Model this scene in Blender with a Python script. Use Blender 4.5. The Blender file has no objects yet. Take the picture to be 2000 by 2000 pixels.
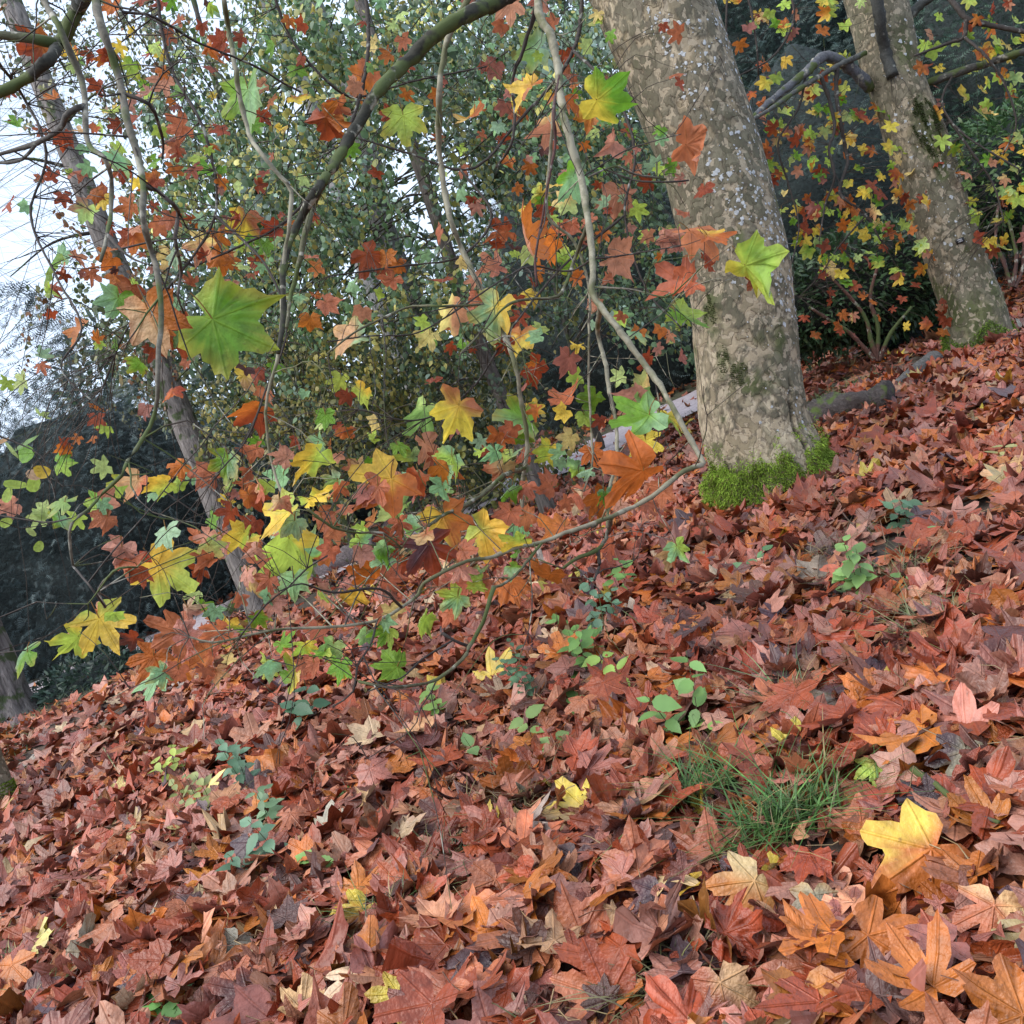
import bpy, math, random
import numpy as np
from mathutils import Matrix, Vector

random.seed(7)
rng = np.random.default_rng(11)
scene = bpy.context.scene
COL = scene.collection
R = math.radians

# ------------------------------------------------------------------ camera
CAM_H, PITCH, ROLL, FOV = 1.5, R(10.0), R(20.0), R(56.0)
fwd = Vector((0, math.cos(PITCH), -math.sin(PITCH)))
up0 = Vector((0, math.sin(PITCH), math.cos(PITCH)))
rt0 = Vector((1, 0, 0))
XI = (rt0 * math.cos(ROLL) - up0 * math.sin(ROLL)).normalized()
YI = (rt0 * math.sin(ROLL) + up0 * math.cos(ROLL)).normalized()
ZI = -fwd
CAM = Vector((0, 0, CAM_H))
cd = bpy.data.cameras.new('camera')
cam = bpy.data.objects.new('camera', cd)
COL.objects.link(cam)
m = Matrix.Identity(4)
for i in range(3):
    m[i][0], m[i][1], m[i][2], m[i][3] = XI[i], YI[i], ZI[i], CAM[i]
cam.matrix_world = m
cd.sensor_fit = 'HORIZONTAL'; cd.sensor_width = 36
cd.lens = 18 / math.tan(FOV / 2)
cd.clip_start = 0.05; cd.clip_end = 3000
scene.camera = cam
FPX = 1000 / math.tan(FOV / 2)          # focal length in photograph pixels (2000 wide)
XIn, YIn, ZIn, CAMn = (np.array(v) for v in (XI, YI, ZI, CAM))

# ------------------------------------------------------------------ sky, sun, exposure
SUN_EL, SUN_AZ = R(52), R(-105)          # soft light from the open sky at upper left
w = bpy.data.worlds.new('World'); scene.world = w; w.use_nodes = True
nt = w.node_tree; nt.nodes.clear()
sky = nt.nodes.new('ShaderNodeTexSky'); sky.sky_type = 'NISHITA'; sky.sun_disc = False
sky.sun_elevation = SUN_EL; sky.sun_rotation = SUN_AZ
sky.air_density = 1.0; sky.dust_density = 3.0; sky.ozone_density = 1.0
ov = nt.nodes.new('ShaderNodeMix'); ov.data_type = 'RGBA'; ov.inputs[0].default_value = 0.82
ov.inputs[7].default_value = (5.0, 5.95, 7.5, 1)     # even overcast cloud deck
bg = nt.nodes.new('ShaderNodeBackground'); bg.inputs[1].default_value = 0.078
wo = nt.nodes.new('ShaderNodeOutputWorld')
nt.links.new(sky.outputs[0], ov.inputs[6]); nt.links.new(ov.outputs[2], bg.inputs[0]); nt.links.new(bg.outputs[0], wo.inputs[0])
sd = bpy.data.lights.new('sun', 'SUN'); sd.energy = 1.3; sd.angle = R(60); sd.color = (1, 0.96, 0.9)
so = bpy.data.objects.new('sun', sd); COL.objects.link(so)
sdir = Vector((math.sin(SUN_AZ) * math.cos(SUN_EL), math.cos(SUN_AZ) * math.cos(SUN_EL), math.sin(SUN_EL)))
so.rotation_euler = sdir.to_track_quat('Z', 'Y').to_euler()
vs = scene.view_settings
vs.view_transform = 'Standard'; vs.look = 'None'; vs.gamma = 1; vs.exposure = 1.55
try: vs.use_curve_mapping = False
except Exception: pass
scene.cycles.max_bounces = 6; scene.cycles.diffuse_bounces = 3; scene.cycles.glossy_bounces = 2
scene.cycles.transmission_bounces = 3; scene.cycles.transparent_max_bounces = 4
scene.cycles.use_denoising = True

# ------------------------------------------------------------------ helpers
def P(px, py, depth):
    """world point that the photograph pixel (2000 px frame) shows at this depth"""
    return CAMn + depth * (-ZIn + XIn * ((px - 1000) / FPX) + YIn * ((1000 - py) / FPX))
def proj(p):
    q = np.asarray(p) - CAMn
    d = -(q @ ZIn)
    return 1000 + FPX * (q @ XIn) / d, 1000 - FPX * (q @ YIn) / d, d

def vnoise(p, seed=0):
    """3D value noise, -1..1"""
    p = np.asarray(p, float); i = np.floor(p).astype(np.int64); f = p - i
    f = f * f * (3 - 2 * f)
    def h(a, b, c):
        n = (a * 374761393 + b * 668265263 + c * 2147483647 + seed * 1274126177) & 0xffffffff
        n = ((n ^ (n >> 13)) * 1274126177) & 0xffffffff
        return ((n ^ (n >> 16)) & 0xffff) / 32767.5 - 1
    r = 0
    for a in (0, 1):
        for b in (0, 1):
            for c in (0, 1):
                wgt = (f[..., 0] if a else 1 - f[..., 0]) * (f[..., 1] if b else 1 - f[..., 1]) * (f[..., 2] if c else 1 - f[..., 2])
                r = r + wgt * h(i[..., 0] + a, i[..., 1] + b, i[..., 2] + c)
    return r
def fbm(p, oct=4, seed=0):
    r, a, s = 0, 1.0, 0
    p = np.asarray(p, float)
    for k in range(oct):
        r = r + a * vnoise(p * 2 ** k, seed + k); s += a; a *= 0.5
    return r / s

def gz(x, y):
    x = np.asarray(x, float); y = np.asarray(y, float)
    t = y - 5.5
    sp = np.where(t > 12, t, np.log1p(np.exp(np.clip(t, -30, 30) / 1.2)) * 1.2)
    sp = -np.logaddexp(-sp, -7.0)                      # the slope levels out towards the path
    pts = np.stack([x * 0.8, y * 0.8, np.zeros_like(x)], -1)
    return -0.088 * sp + 0.028 * np.clip(x, -12, 12) + 0.035 * vnoise(pts, 5) + 0.02 * vnoise(pts * 2.7, 9)
def ghit(px, py):
    d = -ZIn + XIn * ((px - 1000) / FPX) + YIn * ((1000 - py) / FPX)
    t = np.arange(1.0, 60, 0.02)
    q = CAMn + t[:, None] * d
    k = np.argmax(q[:, 2] < gz(q[:, 0], q[:, 1]))
    return q[k] if k else q[-1]

def build(name, V, F, mat, parent=None, col=None, lc=None, smooth=False, quads=False, origin=None):
    V = np.asarray(V, np.float32).reshape(-1, 3); F = np.asarray(F, np.int32)
    if origin is not None: V = V - np.asarray(origin, np.float32)
    me = bpy.data.meshes.new(name)
    n = F.shape[1]
    me.vertices.add(len(V)); me.vertices.foreach_set('co', V.ravel())
    me.loops.add(F.size); me.loops.foreach_set('vertex_index', F.ravel())
    me.polygons.add(len(F)); me.polygons.foreach_set('loop_start', np.arange(0, F.size, n, dtype=np.int32))
    try: me.polygons.foreach_set('loop_total', np.full(len(F), n, np.int32))
    except Exception: pass
    if smooth: me.polygons.foreach_set('use_smooth', np.ones(len(F), bool))
    if col is not None:
        a = me.attributes.new('Col', 'FLOAT_COLOR', 'POINT')
        c = np.ones((len(V), 4), np.float32); c[:, :3] = col
        a.data.foreach_set('color', c.ravel())
    if lc is not None:
        a = me.attributes.new('lc', 'FLOAT_VECTOR', 'POINT'); a.data.foreach_set('vector', np.asarray(lc, np.float32).ravel())
    me.update(calc_edges=True)
    me.materials.append(mat)
    o = bpy.data.objects.new(name, me); COL.objects.link(o)
    if origin is not None: o.location = origin
    if parent is not None:
        o.parent = parent
        if origin is None: o.location = -Vector(parent_world(parent))
        else: o.location = Vector(origin) - Vector(parent_world(parent))
    return o
def parent_world(o):
    v = Vector(o.location)
    while o.parent is not None:
        o = o.parent; v += o.location
    return v
def tag(o, label=None, cat=None, group=None, kind=None):
    if label: o['label'] = label
    if cat: o['category'] = cat
    if group: o['group'] = group
    if kind: o['kind'] = kind
    return o
def thing(name, loc, label, cat, group=None):
    o = bpy.data.objects.new(name, None); o.empty_display_size = 0.1; COL.objects.link(o); o.location = Vector([float(v) for v in loc])
    return tag(o, label, cat, group)

class MB:
    def __init__(s): s.v, s.f, s.c, s.n = [], [], [], 0
    def add(s, V, F, C=None):
        V = np.asarray(V, float).reshape(-1, 3); s.v.append(V); s.f.append(np.asarray(F, int) + s.n)
        s.c.append(np.broadcast_to(np.array(C if C is not None else (1, 1, 1), float), V.shape)); s.n += len(V)
    def build(s, name, mat, parent=None, **k):
        return build(name, np.concatenate(s.v), np.concatenate(s.f), mat, parent, col=np.concatenate(s.c), **k)

def spline(pts, step):
    """Catmull-Rom through points (any columns), roughly uniform steps"""
    p = np.asarray(pts, float)
    if len(p) == 2: p = np.array([p[0], (p[0] + p[1]) / 2, p[1]])
    q = np.vstack([2 * p[0] - p[1], p, 2 * p[-1] - p[-2]])
    out = []
    for i in range(1, len(q) - 2):
        n = max(2, int(np.linalg.norm(q[i + 1][:3] - q[i][:3]) / step))
        t = np.linspace(0, 1, n, endpoint=False)[:, None]
        a, b, c, d = q[i - 1], q[i], q[i + 1], q[i + 2]
        out.append(0.5 * (2 * b + (c - a) * t + (2 * a - 5 * b + 4 * c - d) * t * t + (3 * b - a - 3 * c + d) * t ** 3))
    out.append(p[-1:]); return np.vstack(out)

def tube(pts, rad, sides=6, rough=0.0, cap=True, start=False):
    """tapered tube along points; returns V, F(tris)"""
    p = np.asarray(pts, float); n = len(p)
    r = np.broadcast_to(np.asarray(rad, float), (n,))
    t = np.gradient(p, axis=0); t /= np.linalg.norm(t, axis=1)[:, None] + 1e-12
    ref = np.array([0.31, 0.87, 0.38]); a = np.cross(t, ref)
    bad = np.linalg.norm(a, axis=1) < 0.05
    a[bad] = np.cross(t[bad], [1, 0, 0]); a /= np.linalg.norm(a, axis=1)[:, None]; b = np.cross(t, a)
    th = np.linspace(0, 2 * np.pi, sides, endpoint=False)
    rr = r[:, None] * np.ones(sides)
    if rough: rr = rr * (1 + rough * rng.normal(0, 1, rr.shape)) * (1 + rough * 1.2 * rng.normal(0, 1, (n, 1)))
    V = p[:, None] + rr[..., None] * (np.cos(th)[None, :, None] * a[:, None] + np.sin(th)[None, :, None] * b[:, None])
    V = V.reshape(-1, 3)
    i = np.arange(n - 1)[:, None] * sides; j = np.arange(sides)[None]; k = (j + 1) % sides
    q = np.stack([i + j, i + k, i + sides + k, i + sides + j], -1).reshape(-1, 4)
    F = np.vstack([q[:, [0, 1, 2]], q[:, [0, 2, 3]]])
    if cap:
        V = np.vstack([V, p[-1:]]); e = (n - 1) * sides
        F = np.vstack([F, np.stack([e + np.arange(sides), e + (np.arange(sides) + 1) % sides, np.full(sides, n * sides)], -1)])
    if start:
        F = np.vstack([F, np.stack([(np.arange(sides) + 1) % sides, np.arange(sides), np.full(sides, len(V))], -1)]); V = np.vstack([V, p[:1] - t[:1] * r[0] * .8])
    return V, F

# ------------------------------------------------------------------ materials
def mat_new(name):
    M = bpy.data.materials.new(name); M.use_nodes = True
    nt = M.node_tree; nt.nodes.clear()
    return M, nt, nt.nodes.new, nt.links.new
def leaf_material(name, rough=0.42, trans=0.25, vein=0.35, spec=0.5, veincol=(1.25, 1.2, 1.1), spots=0.5, under=0.5):
    M, nt, N, L = mat_new(name)
    out = N('ShaderNodeOutputMaterial'); pb = N('ShaderNodeBsdfPrincipled'); tr = N('ShaderNodeBsdfTranslucent'); mx = N('ShaderNodeMixShader')
    c = N('ShaderNodeAttribute'); c.attribute_name = 'Col'; lc = N('ShaderNodeAttribute'); lc.attribute_name = 'lc'
    sx = N('ShaderNodeSeparateXYZ'); L(lc.outputs['Vector'], sx.inputs[0])
    ab = N('ShaderNodeMath'); ab.operation = 'ABSOLUTE'; L(sx.outputs[0], ab.inputs[0])
    best = None
    for deg in (0, 50, 106):
        s, k = math.sin(R(deg)), math.cos(R(deg))
        a = N('ShaderNodeMath'); a.operation = 'MULTIPLY'; a.inputs[1].default_value = k; L(ab.outputs[0], a.inputs[0])
        b = N('ShaderNodeMath'); b.operation = 'MULTIPLY'; b.inputs[1].default_value = -s; L(sx.outputs[1], b.inputs[0])
        d = N('ShaderNodeMath'); d.operation = 'ADD'; L(a.outputs[0], d.inputs[0]); L(b.outputs[0], d.inputs[1])
        e = N('ShaderNodeMath'); e.operation = 'ABSOLUTE'; L(d.outputs[0], e.inputs[0])
        if best is None: best = e
        else:
            mn = N('ShaderNodeMath'); mn.operation = 'MINIMUM'; L(best.outputs[0], mn.inputs[0]); L(e.outputs[0], mn.inputs[1]); best = mn
    vm = N('ShaderNodeMapRange'); vm.inputs[1].default_value = 0.006; vm.inputs[2].default_value = 0.028; vm.inputs[3].default_value = 1; vm.inputs[4].default_value = 0
    L(best.outputs[0], vm.inputs[0])
    sc = N('ShaderNodeVectorMath'); sc.operation = 'MULTIPLY'; sc.inputs[1].default_value = (1, 1, 40); L(lc.outputs['Vector'], sc.inputs[0])
    n1 = N('ShaderNodeTexNoise'); n1.inputs['Scale'].default_value = 3.2; n1.inputs['Detail'].default_value = 5; L(sc.outputs[0], n1.inputs['Vector'])
    n2 = N('ShaderNodeTexNoise'); n2.inputs['Scale'].default_value = 11; n2.inputs['Detail'].default_value = 2; L(sc.outputs[0], n2.inputs['Vector'])
    r1 = N('ShaderNodeMapRange'); r1.inputs[1].default_value = 0.3; r1.inputs[2].default_value = 0.72; r1.inputs[3].default_value = 0.68; r1.inputs[4].default_value = 1.28; L(n1.outputs[0], r1.inputs[0])
    mul = N('ShaderNodeVectorMath'); mul.operation = 'SCALE'; L(c.outputs['Color'], mul.inputs[0]); L(r1.outputs[0], mul.inputs['Scale'])
    sp = N('ShaderNodeMapRange'); sp.inputs[1].default_value = 0.64; sp.inputs[2].default_value = 0.74; sp.inputs[3].default_value = 0; sp.inputs[4].default_value = spots; L(n2.outputs[0], sp.inputs[0])
    ms = N('ShaderNodeMix'); ms.data_type = 'RGBA'; ms.inputs[7].default_value = (0.11, 0.05, 0.03, 1); L(sp.outputs[0], ms.inputs[0]); L(mul.outputs[0], ms.inputs[6])
    vc = N('ShaderNodeVectorMath'); vc.operation = 'MULTIPLY'; vc.inputs[1].default_value = veincol; L(ms.outputs[2], vc.inputs[0])
    vf = N('ShaderNodeMath'); vf.operation = 'MULTIPLY'; vf.inputs[1].default_value = vein; L(vm.outputs[0], vf.inputs[0])
    mv = N('ShaderNodeMix'); mv.data_type = 'RGBA'; L(vf.outputs[0], mv.inputs[0]); L(ms.outputs[2], mv.inputs[6]); L(vc.outputs[0], mv.inputs[7])
    # the pale felted underside of a plane leaf
    geo = N('ShaderNodeNewGeometry')
    hs = N('ShaderNodeHueSaturation'); hs.inputs['Saturation'].default_value = 0.74; hs.inputs['Value'].default_value = 1.15; L(mv.outputs[2], hs.inputs['Color'])
    uf = N('ShaderNodeMath'); uf.operation = 'MULTIPLY'; uf.inputs[1].default_value = under; L(geo.outputs['Backfacing'], uf.inputs[0])
    mu = N('ShaderNodeMix'); mu.data_type = 'RGBA'; L(uf.outputs[0], mu.inputs[0]); L(mv.outputs[2], mu.inputs[6]); L(hs.outputs[0], mu.inputs[7])
    L(mu.outputs[2], pb.inputs['Base Color']); L(mu.outputs[2], tr.inputs[0])
    rr = N('ShaderNodeMapRange'); rr.inputs[3].default_value = rough - 0.12; rr.inputs[4].default_value = rough + 0.2; L(n1.outputs[0], rr.inputs[0]); L(rr.outputs[0], pb.inputs['Roughness'])
    pb.inputs['Specular IOR Level'].default_value = spec
    bp = N('ShaderNodeBump'); bp.inputs['Strength'].default_value = 0.8; bp.inputs['Distance'].default_value = 0.006
    ha = N('ShaderNodeMath'); ha.operation = 'MULTIPLY_ADD'; ha.inputs[1].default_value = 0.6; L(vm.outputs[0], ha.inputs[0]); L(n2.outputs[0], ha.inputs[2])
    L(ha.outputs[0], bp.inputs['Height']); L(bp.outputs[0], pb.inputs['Normal'])
    mx.inputs[0].default_value = trans
    L(pb.outputs[0], mx.inputs[1]); L(tr.outputs[0], mx.inputs[2]); L(mx.outputs[0], out.inputs[0])
    return M
def simple_foliage(name, trans=0.2, rough=0.5, spec=0.4):
    M, nt, N, L = mat_new(name)
    out = N('ShaderNodeOutputMaterial'); pb = N('ShaderNodeBsdfPrincipled'); tr = N('ShaderNodeBsdfTranslucent'); mx = N('ShaderNodeMixShader')
    c = N('ShaderNodeAttribute'); c.attribute_name = 'Col'
    geo = N('ShaderNodeNewGeometry'); n = N('ShaderNodeTexNoise'); n.inputs['Scale'].default_value = 9; L(geo.outputs['Position'], n.inputs['Vector'])
    r1 = N('ShaderNodeMapRange'); r1.inputs[1].default_value = 0.3; r1.inputs[2].default_value = 0.7; r1.inputs[3].default_value = 0.75; r1.inputs[4].default_value = 1.25; L(n.outputs[0], r1.inputs[0])
    mul = N('ShaderNodeVectorMath'); mul.operation = 'SCALE'; L(c.outputs['Color'], mul.inputs[0]); L(r1.outputs[0], mul.inputs['Scale'])
    L(mul.outputs[0], pb.inputs['Base Color']); L(mul.outputs[0], tr.inputs[0])
    pb.inputs['Roughness'].default_value = rough; pb.inputs['Specular IOR Level'].default_value = spec
    mx.inputs[0].default_value = trans
    L(pb.outputs[0], mx.inputs[1]); L(tr.outputs[0], mx.inputs[2]); L(mx.outputs[0], out.inputs[0])
    return M
def bark_material(name, scale=(30, 30, 6), dark=0.6, bump=0.6, rough=0.85, dist=0.01, moss=None, mossamt=0.0, pale=None, paleamt=0.0):
    """base colour from the Col attribute, broken up by stretched noise; optional moss and pale flakes"""
    M, nt, N, L = mat_new(name)
    out = N('ShaderNodeOutputMaterial'); pb = N('ShaderNodeBsdfPrincipled')
    c = N('ShaderNodeAttribute'); c.attribute_name = 'Col'
    tc = N('ShaderNodeTexCoord'); mp = N('ShaderNodeMapping'); mp.inputs['Scale'].default_value = scale; L(tc.outputs['Object'], mp.inputs['Vector'])
    n = N('ShaderNodeTexNoise'); n.inputs['Scale'].default_value = 1; n.inputs['Detail'].default_value = 6; n.inputs['Roughness'].default_value = 0.65; n.inputs['Distortion'].default_value = 0.6; L(mp.outputs[0], n.inputs['Vector'])
    r1 = N('ShaderNodeMapRange'); r1.inputs[1].default_value = 0.32; r1.inputs[2].default_value = 0.68; r1.inputs[3].default_value = dark; r1.inputs[4].default_value = 1.3; L(n.outputs[0], r1.inputs[0])
    mul = N('ShaderNodeVectorMath'); mul.operation = 'SCALE'; L(c.outputs['Color'], mul.inputs[0]); L(r1.outputs[0], mul.inputs['Scale'])
    cur = mul.outputs[0]
    for colr, amt, sc in ((pale, paleamt, 14.0), (moss, mossamt, 5.0)):
        if colr is None: continue
        n2 = N('ShaderNodeTexNoise'); n2.inputs['Scale'].default_value = sc; n2.inputs['Detail'].default_value = 4; L(tc.outputs['Object'], n2.inputs['Vector'])
        rr = N('ShaderNodeMapRange'); rr.inputs[1].default_value = 0.62 - amt * 0.3; rr.inputs[2].default_value = 0.68 - amt * 0.3; L(n2.outputs[0], rr.inputs[0])
        mm = N('ShaderNodeMix'); mm.data_type = 'RGBA'; mm.inputs[7].default_value = (*colr, 1); L(rr.outputs[0], mm.inputs[0]); L(cur, mm.inputs[6]); cur = mm.outputs[2]
    L(cur, pb.inputs['Base Color']); pb.inputs['Roughness'].default_value = rough; pb.inputs['Specular IOR Level'].default_value = 0.25
    bp = N('ShaderNodeBump'); bp.inputs['Strength'].default_value = bump; bp.inputs['Distance'].default_value = dist; L(n.outputs[0], bp.inputs['Height']); L(bp.outputs[0], pb.inputs['Normal'])
    L(pb.outputs[0], out.inputs[0])
    return M
def plane_bark():
    """scaling plane bark: the Col attribute carries the broad mottling, crisp scalloped flakes come on top"""
    M, nt, N, L = mat_new('plane_bark')
    out = N('ShaderNodeOutputMaterial'); pb = N('ShaderNodeBsdfPrincipled'); c = N('ShaderNodeAttribute'); c.attribute_name = 'Col'
    tc = N('ShaderNodeTexCoord'); mp = N('ShaderNodeMapping'); mp.inputs['Scale'].default_value = (1, 1, .8); L(tc.outputs['Object'], mp.inputs['Vector'])
    def mask(scale, lo, hi, off, det=2.0, dist=.4):
        n = N('ShaderNodeTexNoise'); n.inputs['Scale'].default_value = scale; n.inputs['Detail'].default_value = det; n.inputs['Distortion'].default_value = dist
        ad = N('ShaderNodeVectorMath'); ad.inputs[1].default_value = (off, off, off); L(mp.outputs[0], ad.inputs[0]); L(ad.outputs[0], n.inputs['Vector'])
        r = N('ShaderNodeMapRange'); r.inputs[1].default_value = lo; r.inputs[2].default_value = hi; L(n.outputs[0], r.inputs[0]); return r.outputs[0]
    def mixc(fac, a, colr, amt, mul=False):
        f = N('ShaderNodeMath'); f.operation = 'MULTIPLY'; f.inputs[1].default_value = amt; L(fac, f.inputs[0])
        m = N('ShaderNodeMix'); m.data_type = 'RGBA'
        if mul: m.blend_type = 'MULTIPLY'
        m.inputs[7].default_value = (*colr, 1); L(f.outputs[0], m.inputs[0]); L(a, m.inputs[6]); return m.outputs[2]
    m1 = mask(11, .505, .525, 3, 2.5, .8); m2 = mask(19, .575, .59, 11, 2, .5); m3 = mask(30, .60, .615, 23, 2, .3); fine = mask(140, .3, .7, 5, 4, 0)
    e1 = mask(11, .49, .507, 3, 2.5, .8)
    cur = mixc(m1, c.outputs['Color'], (.70, .71, .68), 1, True); cur = mixc(m2, cur, (.45, .37, .265), .68); cur = mixc(m3, cur, (.13, .105, .075), .6)
    sub = N('ShaderNodeMath'); sub.operation = 'SUBTRACT'; L(e1, sub.inputs[0]); L(m1, sub.inputs[1]); cur = mixc(sub.outputs[0], cur, (.55, .52, .48), .9, True)
    cur = mixc(fine, cur, (.82, .82, .8), .8, True)
    L(cur, pb.inputs['Base Color']); pb.inputs['Roughness'].default_value = .8; pb.inputs['Specular IOR Level'].default_value = .25
    h1 = N('ShaderNodeMath'); h1.operation = 'SUBTRACT'; L(m1, h1.inputs[0]); L(m2, h1.inputs[1])
    h2 = N('ShaderNodeMath'); h2.operation = 'MULTIPLY_ADD'; h2.inputs[1].default_value = .18; L(fine, h2.inputs[0]); L(h1.outputs[0], h2.inputs[2])
    bp = N('ShaderNodeBump'); bp.inputs['Strength'].default_value = .75; bp.inputs['Distance'].default_value = .006; L(h2.outputs[0], bp.inputs['Height']); L(bp.outputs[0], pb.inputs['Normal'])
    L(pb.outputs[0], out.inputs[0]); return M
def soil_material():
    M, nt, N, L = mat_new('soil')
    out = N('ShaderNodeOutputMaterial'); pb = N('ShaderNodeBsdfPrincipled')
    c = N('ShaderNodeAttribute'); c.attribute_name = 'Col'
    geo = N('ShaderNodeNewGeometry'); n = N('ShaderNodeTexNoise'); n.inputs['Scale'].default_value = 26; n.inputs['Detail'].default_value = 6; L(geo.outputs['Position'], n.inputs['Vector'])
    r1 = N('ShaderNodeMapRange'); r1.inputs[1].default_value = 0.3; r1.inputs[2].default_value = 0.7; r1.inputs[3].default_value = 0.5; r1.inputs[4].default_value = 1.5; L(n.outputs[0], r1.inputs[0])
    mul = N('ShaderNodeVectorMath'); mul.operation = 'SCALE'; L(c.outputs['Color'], mul.inputs[0]); L(r1.outputs[0], mul.inputs['Scale'])
    L(mul.outputs[0], pb.inputs['Base Color']); pb.inputs['Roughness'].default_value = 0.9
    bp = N('ShaderNodeBump'); bp.inputs['Strength'].default_value = 0.8; bp.inputs['Distance'].default_value = 0.02; L(n.outputs[0], bp.inputs['Height']); L(bp.outputs[0], pb.inputs['Normal'])
    L(pb.outputs[0], out.inputs[0]); return M
M_LITTER = leaf_material('fallen_leaf', rough=0.36, trans=0.06, vein=0.5, spec=0.5, veincol=(1.35, 1.25, 1.15), spots=0.45, under=0.7)
M_LEAF = leaf_material('plane_leaf', rough=0.45, trans=0.45, vein=0.4, spec=0.4, veincol=(1.3, 1.25, 1.0), spots=0.3, under=0.75)
M_SMALL = simple_foliage('small_leaf', 0.28, 0.45, 0.45)
M_YEW = simple_foliage('yew_needles', 0.08, 0.5, 0.35)
M_GRASS = simple_foliage('grass_blade', 0.25, 0.45, 0.4)
M_MOSS = simple_foliage('moss', 0.2, 0.85, 0.1)
M_PLANE = plane_bark()
M_CONIFER = bark_material('conifer_bark', (26, 26, 5), 0.45, 1.0, 0.9, 0.03, moss=(0.07, 0.09, 0.04), mossamt=0.15)
M_BRANCH = bark_material('branch_bark', (40, 40, 40), 0.55, 0.6, 0.75, 0.004, moss=(0.075, 0.095, 0.03), mossamt=0.38, pale=(0.33, 0.31, 0.25), paleamt=0.1)
M_DARK = bark_material('dark_twig_bark', (60, 60, 60), 0.6, 0.6, 0.75, 0.003, pale=(.22, .22, .19), paleamt=0.0)
M_PALE = bark_material('pale_branch_bark', (30, 30, 30), 0.7, 0.4, 0.7, 0.003, moss=(0.12, 0.12, 0.06), mossamt=0.35, pale=(0.30, 0.275, 0.2), paleamt=0.35)
M_WOOD = bark_material('weathered_wood', (50, 6, 50), 0.45, 1.0, 0.9, 0.02, moss=(0.08, 0.11, 0.03), mossamt=0.2)
M_SOIL = soil_material()
M_PATH = bark_material('path_gravel', (14, 14, 14), 0.8, 0.5, 0.85, 0.01)
M_LICHEN = bark_material('lichen', (60, 60, 60), 0.85, 0.3, 0.9, 0.002)
# ------------------------------------------------------------------ leaf shapes
def plane_outline(deep=1.0, lod=2, jit=0.0, r=None):
    full = [(0, 1.0), (6, .88), (10, .86), (13, .74), (20, .68), (26, .57), (33, .66), (37, .76), (43, .82), (49, .95), (54, .84), (61, .80),
            (66, .68), (74, .60), (80, .51), (90, .58), (98, .62), (108, .71), (114, .58), (126, .52), (140, .46), (157, .36), (180, .10)]
    mid = [(0, 1.0), (10, .84), (26, .57), (38, .76), (49, .95), (62, .78), (80, .51), (98, .62), (108, .71), (122, .52), (150, .38), (180, .10)]
    low = [(0, 1.0), (26, .60), (49, .95), (80, .54), (108, .70), (180, .2)]
    h = {2: full, 1: mid, 0: low}[lod]
    out = []
    for a, rad in h:
        if rad < 0.67 and 15 < a < 95: rad = 0.7 + (rad - 0.7) * deep
        out.append((a, rad))
    pts = [(rad * math.sin(R(a)), rad * math.cos(R(a))) for a, rad in out] + [(-rad * math.sin(R(a)), rad * math.cos(R(a))) for a, rad in reversed(out[1:-1])]
    p = np.array(pts)
    if jit: p = p * (1 + jit * (r or rng).normal(0, 1, (len(p), 1)))
    return p
def leaf_template(lod, deep, jit):
    o = plane_outline(deep, lod, jit); n = len(o); k = np.arange(n); k2 = (k + 1) % n
    if lod == 2:
        inner = o * 0.52
        V = np.vstack([[[0, 0]], inner, o])
        F = np.vstack([np.stack([np.zeros(n, int), 1 + k2, 1 + k], -1), np.stack([1 + k, 1 + k2, 1 + n + k2], -1), np.stack([1 + k, 1 + n + k2, 1 + n + k], -1)])
    else:
        V = np.vstack([[[0, 0.05]], o]); F = np.stack([np.zeros(n, int), 1 + k2, 1 + k], -1)
    return V, F
# petiole strip added to every detailed leaf
TEMPL = {l: [leaf_template(l, d, j) for d, j in ((1.3, .05), (1.75, .05), (0.6, .06), (2.2, .05), (1.5, .08), (1.0, .04))] for l in (0, 1, 2)}
def oval_template():
    a = np.linspace(0, 2 * np.pi, 10, endpoint=False)
    o = np.stack([0.42 * np.sin(a) * (1 + 0.18 * np.cos(a + 0.6)), 0.5 + 0.56 * np.cos(a)], -1)
    k = np.arange(10); V = np.vstack([[[0, .45]], o]); F = np.stack([np.zeros(10, int), 1 + (k + 1) % 10, 1 + k], -1)
    return V, F
OVAL = oval_template()

def deform(T, size, kx, ky, wave, ph, fold):
    """bend n copies of a flat leaf: roll across (kx), bow along (ky), ripple the lobes, fold on the midrib"""
    x = T[None, :, 0] * np.ones((len(size), 1)); y = T[None, :, 1] * np.ones((len(size), 1))
    kx = np.where(np.abs(kx) < 1e-3, 1e-3, kx)[:, None]; ky = np.where(np.abs(ky) < 1e-3, 1e-3, ky)[:, None]
    r = np.hypot(x, y); th = np.arctan2(x, y)
    z0 = wave[:, None] * r ** 1.5 * np.sin(3 * th + ph[:, None]) + fold[:, None] * np.abs(x) + 0.5 * wave[:, None] * r * r * np.sin(7 * th + 2 * ph[:, None])
    z0 = z0 + wave[:, None] * .5 * r * r * np.sin(13 * th + 3 * ph[:, None]) + (np.abs(wave)[:, None] * .22) * rng.normal(0, 1, x.shape) * (r > .3)
    X = np.sin(kx * x) / kx; Z = (1 - np.cos(kx * x)) / kx
    Y = np.sin(ky * y) / ky; Z = Z + (1 - np.cos(ky * y)) / ky + z0
    return np.stack([X, Y, Z], -1) * size[:, None, None]
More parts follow.
